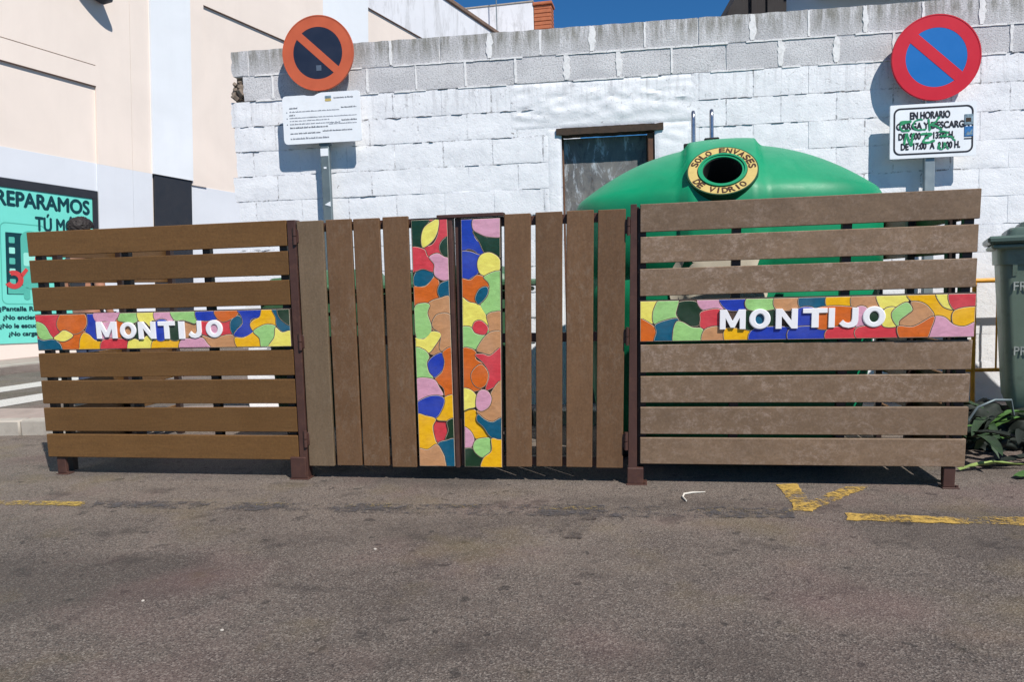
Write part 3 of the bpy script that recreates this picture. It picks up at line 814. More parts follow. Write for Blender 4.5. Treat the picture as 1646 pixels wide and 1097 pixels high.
# ------------------------------------------------------------------ left building (flats above a shop)
hx, vz, yy = Vector((.461, .886, -.044)).normalized(), Vector((.029, .035, .999)), None
vz = (vz - hx * vz.dot(hx)).normalized(); yy = vz.cross(hx)
FM = Matrix((hx, yy, vz)).transposed().to_4x4(); FM.translation = Vector((-8.043, 12.202, .12))
bld = thing('apartment_building', 'cream and white rendered building with a turquoise shop window along the side street', 'building', FM)
mb = MB()  # 0 cream 1 white 2 plinth 3 stained
mb.box(-14, 24, 0, 8, -1, 10.42, 0, 0)
def raised(u0, u1, w0, w1, m, d=.04): mb.box(u0, u1, -d, .01, w0, w1, 0, m)
raised(-14, 1.37, 4.75, 5.10, 0); raised(-14, 1.37, 5.115, 10.4, 0)
raised(1.37, 2.05, 3.38, 10.4, 0); raised(2.055, 2.46, 3.38, 10.4, 0)
raised(1.37, 2.05, -1, 3.379, 2); raised(2.055, 2.46, -1, 3.379, 2)
mb.box(-14, 1.37, -.006, .005, 2.9, 3.39, 0, 2)
raised(2.46, 3.37, 3.38, 10.4, 1, .075)
raised(3.37, 3.72, 3.30, 10.4, 0); raised(3.37, 7.3, -1, 3.299, 2, .012)
raised(3.72, 7.3, 7.0, 10.4, 0); raised(7.3, 9.07, -1, 10.4, 1)
raised(9.07, 12.6, 8.84, 10.4, 3); raised(12.6, 24, -1, 10.4, 3)
mb.build('wall', [M['cream'], M['offwhite'], M['plinth'], M['stained']], bld)
mb = MB(); mb.box(-14, 24, -.10, .5, 10.402, 10.56, .03); mb.build('roof_edge', M['coping'], bld)
mb = MB()
for u0, u1, w0, w1 in ((-14, 1.37, 4.738, 4.748), (3.72, 7.3, 6.986, 6.998), (9.07, 12.6, 8.82, 8.838)):
    mb = MB(); mb.box(u0, u1, -.042, 0, w0, w1, 0); mb.build('drip_edge', M['shadow_line'], bld)  # brown strip painting the shadow line under each ledge
mb = MB(); mb.box(2.50, 3.35, -.05, .01, -1, 3.379, .004); mb.build('door', M['anthracite'], bld)
shop = MB(); shop.box(-14, 1.36, -.034, -.008, 2.75, 2.89, .004); shop.box(1.262, 1.36, -.034, -.008, .0, 2.749, .004)
win = shop.build('shop_window', M['anthracite'], bld)
mb = MB(); mb.box(-14, 1.261, -.016, -.004, .235, 2.749, 0); vin = mb.build('window_vinyl', M['teal'], win)
mb = MB(); yv = -.017
def line(name, mat, parent, *a, **k):
    q = MB(); q.text(*a, **k); return q.build(name, mat, parent)
line('shop_lettering', M['teal_dark'], win, 'REPARAMOS', -.33, 1.20, 2.46, 2.695, yv, .003, 0, heavy=.012)
line('shop_lettering', M['teal_dark'], win, 'TÚ MÓVIL', .27, 1.225, 2.10, 2.385, yv, .003, 0, heavy=.009)
for s, a, b, z in (('¿Pantalla Rota?', -.33, .40, .745), ('¿No enciende?', -.28, .38, .605), ('¿No le escuchan?', -.33, .44, .468), ('¿No carga?', -.20, .28, .335)):
    line('shop_lettering', M['teal_dark'], win, s, a, b, z, z + .09, yv, .003, 0, heavy=.005)
mb = MB()  # phone drawing: 0 pale 1 dark 2 mid 3 red
po, pi = rrect(-.29, .43, .87, 2.19, .09), rrect(-.275, .415, .885, 2.175, .08)
n = len(po); mb.add([(x, yv - .001, z) for x, z in po + pi], [(i, (i + 1) % n, n + (i + 1) % n, n + i) for i in range(n)], 2)
mb.prism(rrect(-.21, .12, 1.03, 2.03, .01), yv - .002, yv + .002, 1)
for k in range(5):
    mb.prism(rrect(-.16 + .0, -.07, 1.86 - k * .17, 1.96 - k * .17, .015), yv - .0035, yv, 0 if k % 2 else 2)
mb.prism(rrect(-.19, .10, 1.04, 1.18, .01), yv - .0035, yv, 2)
mb.prism(rrect(.02, .34, 1.12, 2.08, .14), yv - .005, yv, 2); mb.prism(rrect(.06, .30, 1.50, 1.72, .03), yv - .0065, yv, 0)
mb.prism(rrect(.05, .15, .95, 1.15, .04), yv - .005, yv, 2); mb.prism(rrect(.21, .31, .95, 1.15, .04), yv - .005, yv, 2)
mb.annulus((-.10, 1.27), .07, .15, yv - .008, yv, 28, 3, R(-150), R(120)); mb.prism([(.0, 1.36), (.09, 1.47), (.13, 1.43), (.04, 1.31)], yv - .008, yv, 3)
mb.prism(rrect(.24, .42, 1.58, 1.68, .04), yv - .008, yv, 3)
mb.build('phone_picture', [M['teal_pale'], M['teal_dark'], M['teal_mid'], M['wrench']], win)
mb = MB()  # cast shadow built as a dark solid, its tip dips into the top of the picture
Mx = Matrix.Translation((1.05, -.22, 6.62))
prof = []
for t in range(13):
    a = math.pi * t / 12; prof.append((.62 * -math.cos(a), .16 * math.sin(a)))
pts = [(x, z) for x, z in prof] + [(x * .96, z * -.9) for x, z in prof[::-1][1:-1]]
mb.prism(pts, -.12, .12, M=Mx @ Matrix.Rotation(R(42), 4, 'Y'))
mb.tube([(.62, .0, 7.1), (.62, -.22, 7.08)], .03)  # made-up arm holding the shadow solid
shadow_solid = mb.build('wall_lamp', M['anthracite'], smooth=35)
shadow_solid.matrix_world = FM
tag(shadow_solid, 'dark grey leaf-shaped lamp on the cream facade at the upper left edge', 'wall lamp')
sl_ = [(-8.043 + .887 * 1.25 - .461 * 20, 12.2 - .462 * 1.25 - .886 * 20), (-8.043 + .887 * 1.25 + .461 * 22, 12.2 - .462 * 1.25 + .886 * 22),
       (-8.043 - .3 + .461 * 22, 12.2 + .2 + .886 * 22), (-8.043 - .3 - .461 * 20, 12.2 + .2 - .886 * 20)]
slab('pavement', sl_, .115, M['pave']); kerbs('kerb', sl_[:2][::-1], -.14, .12)

# ------------------------------------------------------------------ buildings peeping over the wall
rb = thing('rooftop_building', 'distant white rooftop block with a terracotta brick vent beside the blue sky', 'building', frame((0, 34, 0), R(-12)))
mb = MB(); mb.box(-6, 1.38, 0, 5, 0, 13.36, .02); mb.build('wall', M['stained'], rb)
mb = MB(); mb.box(-6, 1.40, -.03, 5, 13.362, 13.42, .01); mb.build('roof_edge', M['kerb'], rb)
mb = MB()
for k in range(6): mb.box(1.40, 2.17, .02 + .012 * (k % 2), .8, 12.18 + k * .17, 12.18 + k * .17 + .155, .02)
mb.box(1.36, 2.22, -.04, .85, 13.21, 13.33, .02); mb.box(1.42, 2.15, .03, .78, 8, 12.17, 0)
mb.build('brick_vent', M['brick'], rb)
mb = MB(); mb.tube([(0, 0, 8), (0, 0, 14.5)], .022, 8); an = mb.build('antenna_mast', M['galv_dark']); an.location = (-.256, 33.6, 0)
tag(an, 'thin dark antenna mast rising in front of the distant white rooftop block', 'antenna')
hb = thing('house', 'white house with dark overhanging eaves behind the right end of the block wall', 'house', frame((0, 9, 0), R(-2)))
mb = MB(); mb.box(3.2, 9.5, 0, 5, 0, 4.62, .01); mb.build('wall', M['offwhite'], hb)
mb = MB(); mb.box(3.60, 9.8, -.5, 5.2, 4.275, 4.40, .01); mb.box(3.3, 9.9, -.6, 5.2, 4.66, 4.8, .01); mb.build('eaves', M['eave'], hb)
mb = MB()
mb.prism([(2.56, 4.10), (2.95, 4.75), (3.2, 4.75), (3.2, 3.6), (2.40, 3.6)], -.25, .9); mb.box(2.80, 2.86, -.29, -.251, 3.7, 4.74, .004); mb.box(2.98, 3.16, -.275, -.251, 3.7, 4.7, .004)
mb.build('balcony_side', M['eave'], hb)

# ------------------------------------------------------------------ traffic signs on posts by the wall
SIGNM = lambda s: frame((0, 6, 0), R(-7.5)) @ Matrix.Translation((s, 0, .12))
def disc(root, cx, cz, r, mats, band, y=-.122):
    mb = MB(); n = 72
    mb.annulus((cx, cz), r * .70, r, y - .001, y + .014, n, 1)
    mb.annulus((cx, cz), r - .004, r + .004, y - .003, y + .020, n, 1)
    mb.annulus((cx, cz), .0005, r * .71, y, y + .012, n, 0)
    w = band / 2; d = Matrix.Translation((cx, 0, cz)) @ Matrix.Rotation(R(43), 4, 'Y')
    mb.box(-r * .73, r * .73, y - .0016, y + .004, -w, w, 0, 1, d)
    return mb.build('sign_disc', mats, root, smooth=30)
def post(root, cx, z1, mat):
    mb = MB(); mb.box(cx - .036, cx + .036, -.108, -.068, -.1, z1, .006); p = mb.build('post', mat, root, smooth=40)
    mb = MB()
    return p
sg = thing('no_parking_sign', 'bright red and blue no parking disc over a loading hours plate with green graffiti', 'traffic sign', SIGNM(3.106))
post(sg, 0, 2.72, M['galv'])
disc(sg, .028, 2.503, .297, [M['sign_blue'], M['sign_red']], .078)
mb = MB(); mb.prism(rrect(-.280, .303, 1.798, 2.181, .006, 2), -.124, -.110); pl = mb.build('info_plate', M['sign_white'], sg)
mb = MB()
a, b = rrect(-.258, .283, 1.822, 2.158, .045), rrect(-.246, .271, 1.834, 2.146, .036); n = len(a)
mb.add([(x, -.1252, z) for x, z in a + b], [(i, (i + 1) % n, n + (i + 1) % n, n + i) for i in range(n)])
mb.build('border', M['ink'], pl)
mb = MB(); yl = -.1245
line('lettering', M['ink'], pl, 'EN HORARIO', -.145, .125, 2.075, 2.125, yl, .0015, .01, heavy=.0019)
line('lettering', M['ink'], pl, 'CARGA Y DESCARGA', -.238, .258, 2.003, 2.050, yl, .0015, .01, heavy=.0019)
line('lettering', M['ink'], pl, 'DE  9:00  A  13:00 H.', -.222, .155, 1.931, 1.978, yl, .0015, .01, heavy=.0019)
line('lettering', M['ink'], pl, 'DE  17:00  A  21:00 H.', -.205, .195, 1.859, 1.906, yl, .0015, .01, heavy=.0019)
mb = MB()
def scrib(pts, w=.005):
    w *= .9
    p = catmull(pts, 6)[:-6 * 1]
    for i in range(len(p) - 1):
        d = p[i + 1] - p[i]
        if d.length < 1e-5: continue
        d.normalize(); nn_ = Vector((-d.y, d.x)) * w * (.8 + .5 * abs(math.sin(i * .7)))
        e = d * w * .5
        q = [p[i] - e + nn_, p[i + 1] + e + nn_, p[i + 1] + e - nn_, p[i] - e - nn_]
        mb.add([(t.x, -.1271 - .00002 * (i % 7), t.y) for t in q], [(0, 1, 2, 3)])
scrib([(-.215, 2.055), (-.15, 2.062), (-.145, 2.058), (-.21, 2.04), (-.20, 2.0), (-.16, 1.998), (-.155, 2.002)], .006)
scrib([(-.06, 2.068), (-.11, 2.062), (-.125, 2.025), (-.10, 2.0), (-.05, 2.0), (-.04, 2.004)], .005)
scrib([(-.02, 2.07), (-.015, 2.03), (-.012, 2.0), (-.01, 2.0)], .006); scrib([(.055, 2.078), (.03, 2.05), (-.005, 2.03), (.03, 2.02), (.06, 2.0), (.07, 1.998)], .006)
scrib([(-.18, 1.90), (-.172, 1.96), (-.165, 1.97), (-.15, 1.92), (-.135, 1.89), (-.13, 1.93), (-.125, 1.965), (-.12, 1.965)], .007)
scrib([(-.07, 1.962), (-.02, 1.968), (.0, 1.962), (-.04, 1.935), (-.055, 1.912), (-.02, 1.905), (.01, 1.915), (.015, 1.92)], .007)
scrib([(.05, 1.975), (.11, 1.972), (.085, 1.95), (.06, 1.945), (.13, 1.94), (.15, 1.92), (.155, 1.915)], .005)
scrib([(.05, 1.855), (.055, 1.895), (.06, 1.855), (.085, 1.86), (.09, 1.90), (.11, 1.86), (.115, 1.855)], .004)
mb.build('graffiti', M['spray'], pl, recalc=False)
mb = MB(); mb.box(.222, .281, -.1278, -.124, 2.018, 2.092, .001, 0); mb.box(.230, .266, -.1285, -.124, 2.036, 2.066, .001, 1)
mb.box(.222, .281, -.1278, -.124, 1.935, 2.005, .001, 2); mb.prism([(.228, 1.945), (.245, 1.972), (.255, 1.960), (.276, 1.99), (.276, 1.945)], -.1285, -.124, 0)
mb.box(.222, .281, -.1278, -.124, 1.918, 1.924, .0005, 3)
mb.build('sticker', [M['sticker'], M['old_lintel'], M['sticker_blue'], M['ink']], pl)

so_ = thing('no_parking_sign', 'sun-faded orange and navy no parking disc over a white notice plate, on the left post', 'traffic sign', SIGNM(-1.455))
post(so_, 0, 2.95, M['galv_dark'])
disc(so_, -.012, 2.843, .288, [M['sign_navy'], M['sign_orange']], .062)
mb = MB()
pts = [(-.327, 2.18), (-.327, 2.49)] + [(-.327 + .03 - .03 * math.cos(R(t)), 2.493 + .03 * math.sin(R(t))) for t in (30, 60, 90)]
pts += [(-.14, 2.523), (-.115, 2.516), (-.06, 2.514), (-.03, 2.528), (0, 2.536), (.295, 2.536), (.312, 2.530), (.318, 2.515), (.318, 2.16), (.312, 2.147), (.295, 2.143)]
pts += [(-.295 - .03 * math.sin(R(t)), 2.173 - .03 * math.cos(R(t))) for t in (0, 30, 60)]
mb.prism(pts, -.124, -.111); pl = mb.build('notice_plate', M['sign_white'], so_)
mb = MB(); mb.text('Ayuntamiento de Montijo', .10, .262, 2.480, 2.497, -.1245, .001, .004); mb.build('lettering', M['ink_soft'], pl)
mb = MB()  # illegible print: word-long dashes with letter-high jitter
def words(x0, x1, z, h):
    x = x0
    while x < x1 - .004:
        L = min(RND.uniform(.010, .038), x1 - x); xx = x
        while xx < x + L:
            w = RND.uniform(.0022, .0038); up = RND.choice((0, 0, .35, .0)) * h
            mb.box(xx, min(xx + w, x1), -.1254, -.1242, z, z + h * RND.uniform(.62, .8) + up, 0); xx += w + .0016
        x += L + .006
words(-.27, -.195, 2.420, .011); words(.16, .285, 2.408, .011); words(-.272, -.225, 2.366, .011)
words(.16, .285, 2.309, .011); words(-.27, .045, 2.266, .012); words(-.27, -.02, 2.222, .011); words(.0, .245, 2.232, .011)
mb.build('bold_print', M['ink_soft'], pl)
mb = MB()
words(-.27, .15, 2.393, .009); words(-.27, .285, 2.345, .008); words(-.27, .06, 2.322, .008); words(-.27, .15, 2.296, .009); words(.055, .285, 2.285, .008)
words(-.27, .05, 2.180, .014)
for z in (2.39, 2.342, 2.295): mb.box(-.296, -.288, -.1254, -.1242, z, z + .008, 0)
mb.build('faint_print', M['ink_grey'], pl)
mb = MB(); mb.prism(rrect(.030, .082, 2.465, 2.485, .008), -.1256, -.124, 0); mb.prism(rrect(.030, .082, 2.488, 2.508, .004), -.1256, -.124, 1); mb.build('crest', [M['ring'], M['sticker']], pl)
mb = MB(); mb.box(-.034, .030, -.1105, -.1085, 2.04, 2.10, .002, 0); mb.prism([(-.02, 1.655), (.03, 1.64), (.03, 1.68)], -.1105, -.107, 0); mb.box(-.012, .010, -.1105, -.107, 1.94, 1.955, 0, 0)
mb.build('sticker', M['sign_white'], so_)
mb = MB(); mb.box(-.030, .012, -.1236, -.1215, 2.705, 2.748, .001); mb.build('sticker', M['faded_patch'], so_)  # small square painting a reflection on the navy disc
mb = MB(); mb.box(-.045, .045, -.110, -.062, 2.125, 2.15, .004); mb.box(-.045, .045, -.110, -.062, 2.50, 2.53, .004); mb.build('clamp', M['galv_dark'], so_)

# ------------------------------------------------------------------ fence round the containers
FYAW, LEAN = R(-9.73), R(1.5)
FB = frame((0, 4.063, 0), FYAW)
KK = [(-2.93, 0), (-1.2, .010), (-.55, .0105), (-.32, 0.008), (-.29, .025), (.6, .03), (.65, .016), (2.3, .027)]
def kk(x):
    if x <= KK[0][0]: return KK[0][1]
    for (a, p), (b, q) in zip(KK, KK[1:]):
        if x <= b: return p + (q - p) * (x - a) / (b - a)
    return KK[-1][1]
def warp_at(xb): return lambda p: Vector((p.x + p.z * kk(p.x + xb), p.y, p.z))
def front(xb): return FB @ Matrix.Translation((xb, 0, 0)) @ Matrix.Rotation(LEAN, 4, 'X')
def inside(p, poly):
    r = False; j = len(poly) - 1
    for i in range(len(poly)):
        a, b_ = poly[i], poly[j]
        if (a.y > p.y) != (b_.y > p.y) and p.x < (b_.x - a.x) * (p.y - a.y) / (b_.y - a.y) + a.x: r = not r
        j = i
    return r
def mosaic(root, key, x0, x1, z0, z1, wp, letters=None):
    mb = MB(); mb.box(x0 - .004, x1 + .004, -.0015, .03, z0 - .005, z1 + .005, .002); tray = mb.build('mosaic_tray', M['frame_dark'], root, warp=wp)
    mb = MB(); ns = len(GK)
    mb.box(x0, x1, -.003, .001, z0, z1, .001, ns)
    lay = []; ymin = 0
    W_, H_ = x1 - x0, z1 - z0
    for key_c, poly in MOSAIC[key]:
        P = [Vector((x0 + u / 1000 * W_, z0 + v / 1000 * H_)) for u, v in poly]
        P = clip(catmull(P, 5), x0, x1, z0, z1)
        if len(P) < 4: continue
        bx = (min(p.x for p in P) + .004, max(p.x for p in P) - .004, min(p.y for p in P) + .004, max(p.y for p in P) - .004)
        L = 0; S = offset_poly(P, -.004)
        for (q, QS, l2) in lay:
            if l2 >= L and bx[0] < q[1] and q[0] < bx[1] and bx[2] < q[3] and q[2] < bx[3] and (any(inside(p, QS) for p in S) or any(inside(p, S) for p in QS)): L = l2 + 1
        lay.append((bx, S, L)); y = -.0035 - L * .0007; ymin = min(ymin, y)
        G = clip(offset_poly(P, .0038), x0, x1, z0, z1); n = len(G)
        if n > 3: mb.add([(p.x, y, p.y) for p in G], [tuple(range(n))], ns)
        n = len(P); I1 = offset_poly(P, -.0014); I2 = offset_poly(P, -.0046)
        vs = [(p.x, y, p.y) for p in P] + [(p.x, y - .0004, p.y) for p in I1] + [(p.x, y - .00064, p.y) for p in I2]
        mb.add(vs, [(i, (i + 1) % n, n + (i + 1) % n, n + i) for i in range(n)], ns + 1)  # outer ring painted as a pale edge highlight
        fs = [(n + i, n + (i + 1) % n, 2 * n + (i + 1) % n, 2 * n + i) for i in range(n)]
        # flat middle, triangulated
        from mathutils.geometry import tessellate_polygon
        tri = tessellate_polygon([[Vector((p.x, p.y, 0)) for p in I2]])
        fs += [tuple(2 * n + t for t in f) for f in tri]
        mb.add(vs, fs, GK.index(key_c))
    # every face looks towards the street
    o = mb.build('mosaic_tiles', GLZ + [M['grout'], M['glaze_rim']], tray, recalc=False, warp=wp)
    b = bmesh.new(); b.from_mesh(o.data)
    for f in b.faces:
        f.normal_update()
        if f.normal.y > 1e-4: f.normal_flip()
    b.to_mesh(o.data); b.free()
    if letters:
        yf = ymin - .0035; print('layers', max(l[2] for l in lay))
        G = {'M': [(0, 0), (0, 1), (.27, 1), (.5, .42), (.73, 1), (1, 1), (1, 0), (.77, 0), (.77, .58), (.58, .08), (.42, .08), (.23, .58), (.23, 0)],
             'N': [(0, 0), (0, 1), (.3, 1), (.72, .4), (.72, 1), (1, 1), (1, 0), (.72, 0), (.28, .62), (.28, 0)],
             'T': [(.35, 0), (.35, .75), (0, .75), (0, 1), (1, 1), (1, .75), (.65, .75), (.65, 0)], 'I': [(0, 0), (0, 1), (1, 1), (1, 0)],
             'J': [(.66, 1), (1, 1), (1, .33), (.94, .14), (.78, .03), (.5, -.02), (.2, .04), (0, .2), (.2, .40), (.34, .28), (.5, .24), (.61, .29), (.66, .42)]}
        mb = MB(); mg = MB()
        for ch, u0, u1, v0, v1 in letters:
            a, b_, c, d = x0 + u0 / 1000 * W_, x0 + u1 / 1000 * W_, z0 + v0 / 1000 * H_, z0 + v1 / 1000 * H_
            if ch == 'O':
                n = 40; vs = []; fs = []
                for i in range(n):
                    t = 2 * math.pi * i / n; cx, cz = (a + b_) / 2, (c + d) / 2
                    for k, y in ((1, -.008), (1, yf + .0015), (.92, yf), (.60, yf), (.52, yf + .0015), (.52, -.008)):
                        kx = k if k > .7 else k - .1
                        vs.append((cx + (b_ - a) / 2 * kx * math.cos(t), y, cz + (d - c) / 2 * k * math.sin(t)))
                for i in range(n):
                    j = (i + 1) % n
                    for k in range(5): fs.append((i * 6 + k, j * 6 + k, j * 6 + k + 1, i * 6 + k + 1))
                mb.add(vs, fs)
            else:
                P = [Vector((a + p * (b_ - a), c + q * (d - c))) for p, q in G[ch]]
                n = len(P); I = offset_poly(P, -.0016)
                vs = [(p.x, -.008, p.y) for p in P] + [(p.x, yf + .0015, p.y) for p in P] + [(p.x, yf, p.y) for p in I]
                fs = [(i, (i + 1) % n, n + (i + 1) % n, n + i) for i in range(n)] + [(n + i, n + (i + 1) % n, 2 * n + (i + 1) % n, 2 * n + i) for i in range(n)] + [tuple(range(2 * n, 3 * n))]
                mb.add(vs, fs)
        mb.build('lettering', M['white_glaze'], tray, warp=wp)
    return tray
ROWS = [(1.490, 1.346), (1.320, 1.184), (1.156, 1.014), None, (.756, .608), (.586, .444), (.421, .276), (.255, .112)]
def rows(root, x0, x1, mat, wp, y0=0., skip=None, jit=.002):
    for r in ROWS:
        if r is None: continue
        mb = MB(); j0, j1, dz = RND.uniform(-jit, jit), RND.uniform(-jit, jit), RND.uniform(-.001, .001)
        mb.box(x0 + j0, x1 + j1, y0, y0 + .024, r[1] + dz, r[0] + dz, .003)
        t1, t2, ym = RND.uniform(-.0016, .0016), RND.uniform(-.002, .002), RND.uniform(-.002, .002)
        for v in mb.v: f = (v.x - x0) / (x1 - x0) - .5; v.z += t1 * f * 2; v.y += ym * f
        mb.build('slat', mat, root, warp=wp)
def upright(root, x, w, z0, z1, y0, y1, mat, wp, name='upright'):
    mb = MB(); mb.box(x - w / 2, x + w / 2, y0, y1, z0, z1, .002); return mb.build(name, mat, root, warp=wp)
def foot(root, x0, x1, wp, z1=.11, y0=.004, y1=.055):
    mb = MB(); mb.box(x0, x1, y0, y1, .006, z1, .003); mb.box(x0 - .004, x1 + .02, y0 - .012, y1 + .02, 0, .006, .001)
    for bx_ in (x1 + .010,): mb.tube([(bx_, y0 + .002, .005), (bx_, y0 + .002, .016)], .008, 6)
    return mb.build('foot', M['maroon'], root, warp=wp)

# left panel
xb = -2.93; wp = warp_at(xb)
fl = thing('fence_panel', 'left front fence panel of warm brown horizontal slats with a mosaic name strip', 'fence panel', front(xb))
rows(fl, 0, 1.653, M['plank_brown'], wp)
for x in (.045, .62, 1.14, 1.615): upright(fl, x, .045, .118, 1.47, .026, .066, M['frame_dark'], wp)
mosaic(fl, 'left', .010, 1.650, .779, .991, wp, MOSAIC['left_letters'])
foot(fl, .046, .106, wp, y0=.012, y1=.036); upright(fl, 1.685, .046, .0, 1.490, -.008, .06, M['maroon'], wp, 'end_post'); foot(fl, 1.606, 1.70, wp, .13, -.016)
# right panel
xb = .60; wp = warp_at(xb)
fr = thing('fence_panel', 'right front fence panel of greyish weathered horizontal slats with a mosaic name strip', 'fence panel', front(xb))
rows(fr, .076, 1.680, M['plank_grey'], wp)
for x in (.085, .56, 1.09, 1.645): upright(fr, x, .045, .118, 1.47, .026, .066, M['frame_dark'], wp)
mosaic(fr, 'right', .078, 1.678, .774, .985, wp, MOSAIC['right_letters'])
upright(fr, .0655, .012, .09, 1.478, .03, .064, M['frame_dark'], wp, 'edge_strip'); foot(fr, 1.586, 1.642, wp, y0=.010, y1=.036); upright(fr, .036, .048, .0, 1.490, -.008, .06, M['maroon'], wp, 'end_post'); foot(fr, .008, .094, wp, .092, -.016)
# gate leaves
def hinge(root, x, zs, wp):
    for z in zs:
        mb = MB(); mb.tube([(x, -.010, z), (x, -.010, z + .045)], .0105, 10); mb.tube([(x, -.010, z + .049), (x, -.010, z + .096)], .0105, 10)
        mb.box(x - .02, x + .02, -.002, .008, z + .01, z + .085, .001)
        mb.build('hinge', M['maroon'], root, smooth=40, warp=wp)
def leaf(label, xb, boards, bm, zt, zb, mos, stile, other, key, cap):
    wp = warp_at(xb)
    g = thing('gate_leaf', label, 'gate', front(xb))
    for (a, b), m in zip(boards, bm):
        mb = MB(); mb.box(a - xb, b - xb, RND.uniform(-.001, .001), .024, zb + RND.uniform(-.003, .003), zt + RND.uniform(-.002, .002), .003)
        mb.build('board', M[m], g, warp=wp)
    mosaic(g, key, mos[0] - xb, mos[1] - xb, mos[2], mos[3], wp)
    lo, hi = min(boards[0][0], stile[0]) - xb, max(boards[-1][1], stile[1]) - xb
    mb = MB()
    mb.box(stile[0] - xb, stile[1] - xb, stile[2], .062, zb - .0, zt - .01, .002)
    mb.box(other[0] - xb, other[1] - xb, .028, .062, zb, zt - .012, .002)
    mb.box(lo + .004, hi - .004, .029, .061, zb + .002, zb + .05, .002); mb.box(lo + .004, hi - .004, .029, .061, .775, .825, .002)
    mb.box(lo + .004, hi - .004, .0265, .061, zt - .062, zt - .013, .002); mb.box(mos[0] - xb - .005, mos[1] - xb + .02, .003, .0262, mos[3] + .008, zt - .014, .001)
    if cap: mb.box(cap[0] - xb, cap[1] - xb, -.010, .066, zt - .008, zt + .010, .002)
    mb.build('frame', M['maroon'], g, warp=wp)
    return g, wp
g1, wp1 = leaf('left gate leaf of upright brown boards with a mosaic column at its right edge', -1.215,
     [(-1.215, -1.061), (-1.043, -.894), (-.882, -.731), (-.712, -.567)], ['plank_up_grey', 'plank_up', 'plank_up', 'plank_up'],
     1.482, .078, (-.546, -.342, .088, 1.458), (-.339, -.318, -.002), (-1.212, -1.175), 'm1', None)
hinge(g1, -.010, (1.352, .755, .19), wp1)
g2, wp2 = leaf('right gate leaf of upright brown boards with a mosaic column at its left edge', .59,
     [(-.056, .086), (.112, .254), (.277, .418), (.440, .583)], ['plank_up'] * 4,
     1.470, .088, (-.288, -.077, .086, 1.450), (-.312, -.292, .020), (.545, .58), 'm2', (-.40, -.06))
hinge(g2, .010, (1.33, .755, .19), wp2)
# side returns
def side(xb, label, flip):
    Mx = FB @ Matrix.Translation((xb, .075, 0)) @ Matrix.Rotation(R(90), 4, 'Z')
    p = thing('fence_panel', label, 'fence panel', Mx)
    idt = None
    y0 = 0. if flip else -.024
    for r in ROWS:
        r = r or (.985, .785)
        mb = MB(); mb.box(0, 1.24, y0, y0 + .024, r[1], r[0] - .03, .003); mb.build('slat', M['plank_brown'], p)
    for x in (.05, .62, 1.19):
        yy0 = -.044 if flip else .004
        mb = MB(); mb.box(x - .022, x + .022, yy0, yy0 + .04, 0, 1.45, .002); mb.build('upright', M['frame_dark'], p)
    return p
side(-2.895, 'left side fence panel of brown slats running back from the front fence to the kerb', True)
side(2.27, 'right side fence panel of brown slats running back beside the green bottle bank', False)

# ------------------------------------------------------------------ bottle bank
bb = thing('bottle_bank', 'large domed green plastic bottle bank with a round opening behind the right fence panel', 'bottle bank', frame((1.345, 4.76, 0), R(-15)))
A_, B_, ZS = .92, .60, 1.50
def ssin(t, e): c = math.sin(t); return math.copysign(abs(c) ** e, c)
def scos(t, e): c = math.cos(t); return math.copysign(abs(c) ** e, c)
def ridge(x): 
    t = max(0, min(1, (.225 - abs(x)) / .035)); return t * t * (3 - 2 * t)
def bank_surface():
    nt_, prof = 168, []
    for z, s in ((.14, .80), (.18, .85), (.30, .885), (.6, .93), (.95, .975), (1.08, .99), (1.10, .975), (1.13, .975), (1.15, 1.0), (1.32, 1.0), (ZS, 1.0), (1.535, .997), (1.565, .988), (1.59, .972), (1.608, .952)): prof.append((s, z))
    for k in range(1, 27):
        s = .945 * (1 - k / 27); prof.append((s, 1.612 + .298 * (1 - (s / .945) ** 2.2)))
    vs, fs = [], []
    for s, z in prof:
        for i in range(nt_):
            t = 2 * math.pi * i / nt_; x, y = A_ * s * scos(t, .82), B_ * s * ssin(t, .82)
            w = ridge(x)
            f = max(0, (z - ZS) / .405)
            vs.append((x, y - (.05 * w * (1 - f * .8) if y < 0 else -.02 * w), z + .042 * w * f))
    n = len(prof)
    for j in range(n - 1):
        for i in range(nt_): fs.append((j * nt_ + i, j * nt_ + (i + 1) % nt_, (j + 1) * nt_ + (i + 1) % nt_, (j + 1) * nt_ + i))
    vs.append((0, 0, ZS + .44)); vs.append((0, 0, .14)); T_ = len(vs) - 2
    for i in range(nt_): fs.append(((n - 1) * nt_ + i, (n - 1) * nt_ + (i + 1) % nt_, T_)); fs.append(((i + 1) % nt_, i, T_ + 1))
    return vs, fs
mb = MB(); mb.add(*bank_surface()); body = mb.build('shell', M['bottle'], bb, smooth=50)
RA = R(40); RC = Vector((.0, -.553, 1.682)); AX = Vector((0, -math.cos(RA), math.sin(RA)))
RM = Matrix.Translation(RC) @ Matrix.Rotation(-R(90) + (R(90) - RA), 4, 'X')   # local -y looks along AX
cut = MB(); cut.tube([(0, .3, 0), (0, -.3, 0)], .130, 48); co_ = cut.build('cutter', M['rubber']); 
for v in co_.data.vertices: v.co = RM @ v.co
co_.parent = bb
md = body.modifiers.new('hole', 'BOOLEAN'); md.object = co_; md.operation = 'DIFFERENCE'; md.solver = 'EXACT'
bpy.context.view_layer.update(); dg = bpy.context.evaluated_depsgraph_get()
nm = bpy.data.meshes.new_from_object(body.evaluated_get(dg)); body.modifiers.clear(); body.data = nm
nm.materials.clear(); nm.materials.append(M['bottle']); nm.polygons.foreach_set('material_index', [0] * len(nm.polygons))
nm.shade_smooth(); nm.set_sharp_from_angle(angle=R(50))
bpy.data.objects.remove(co_)
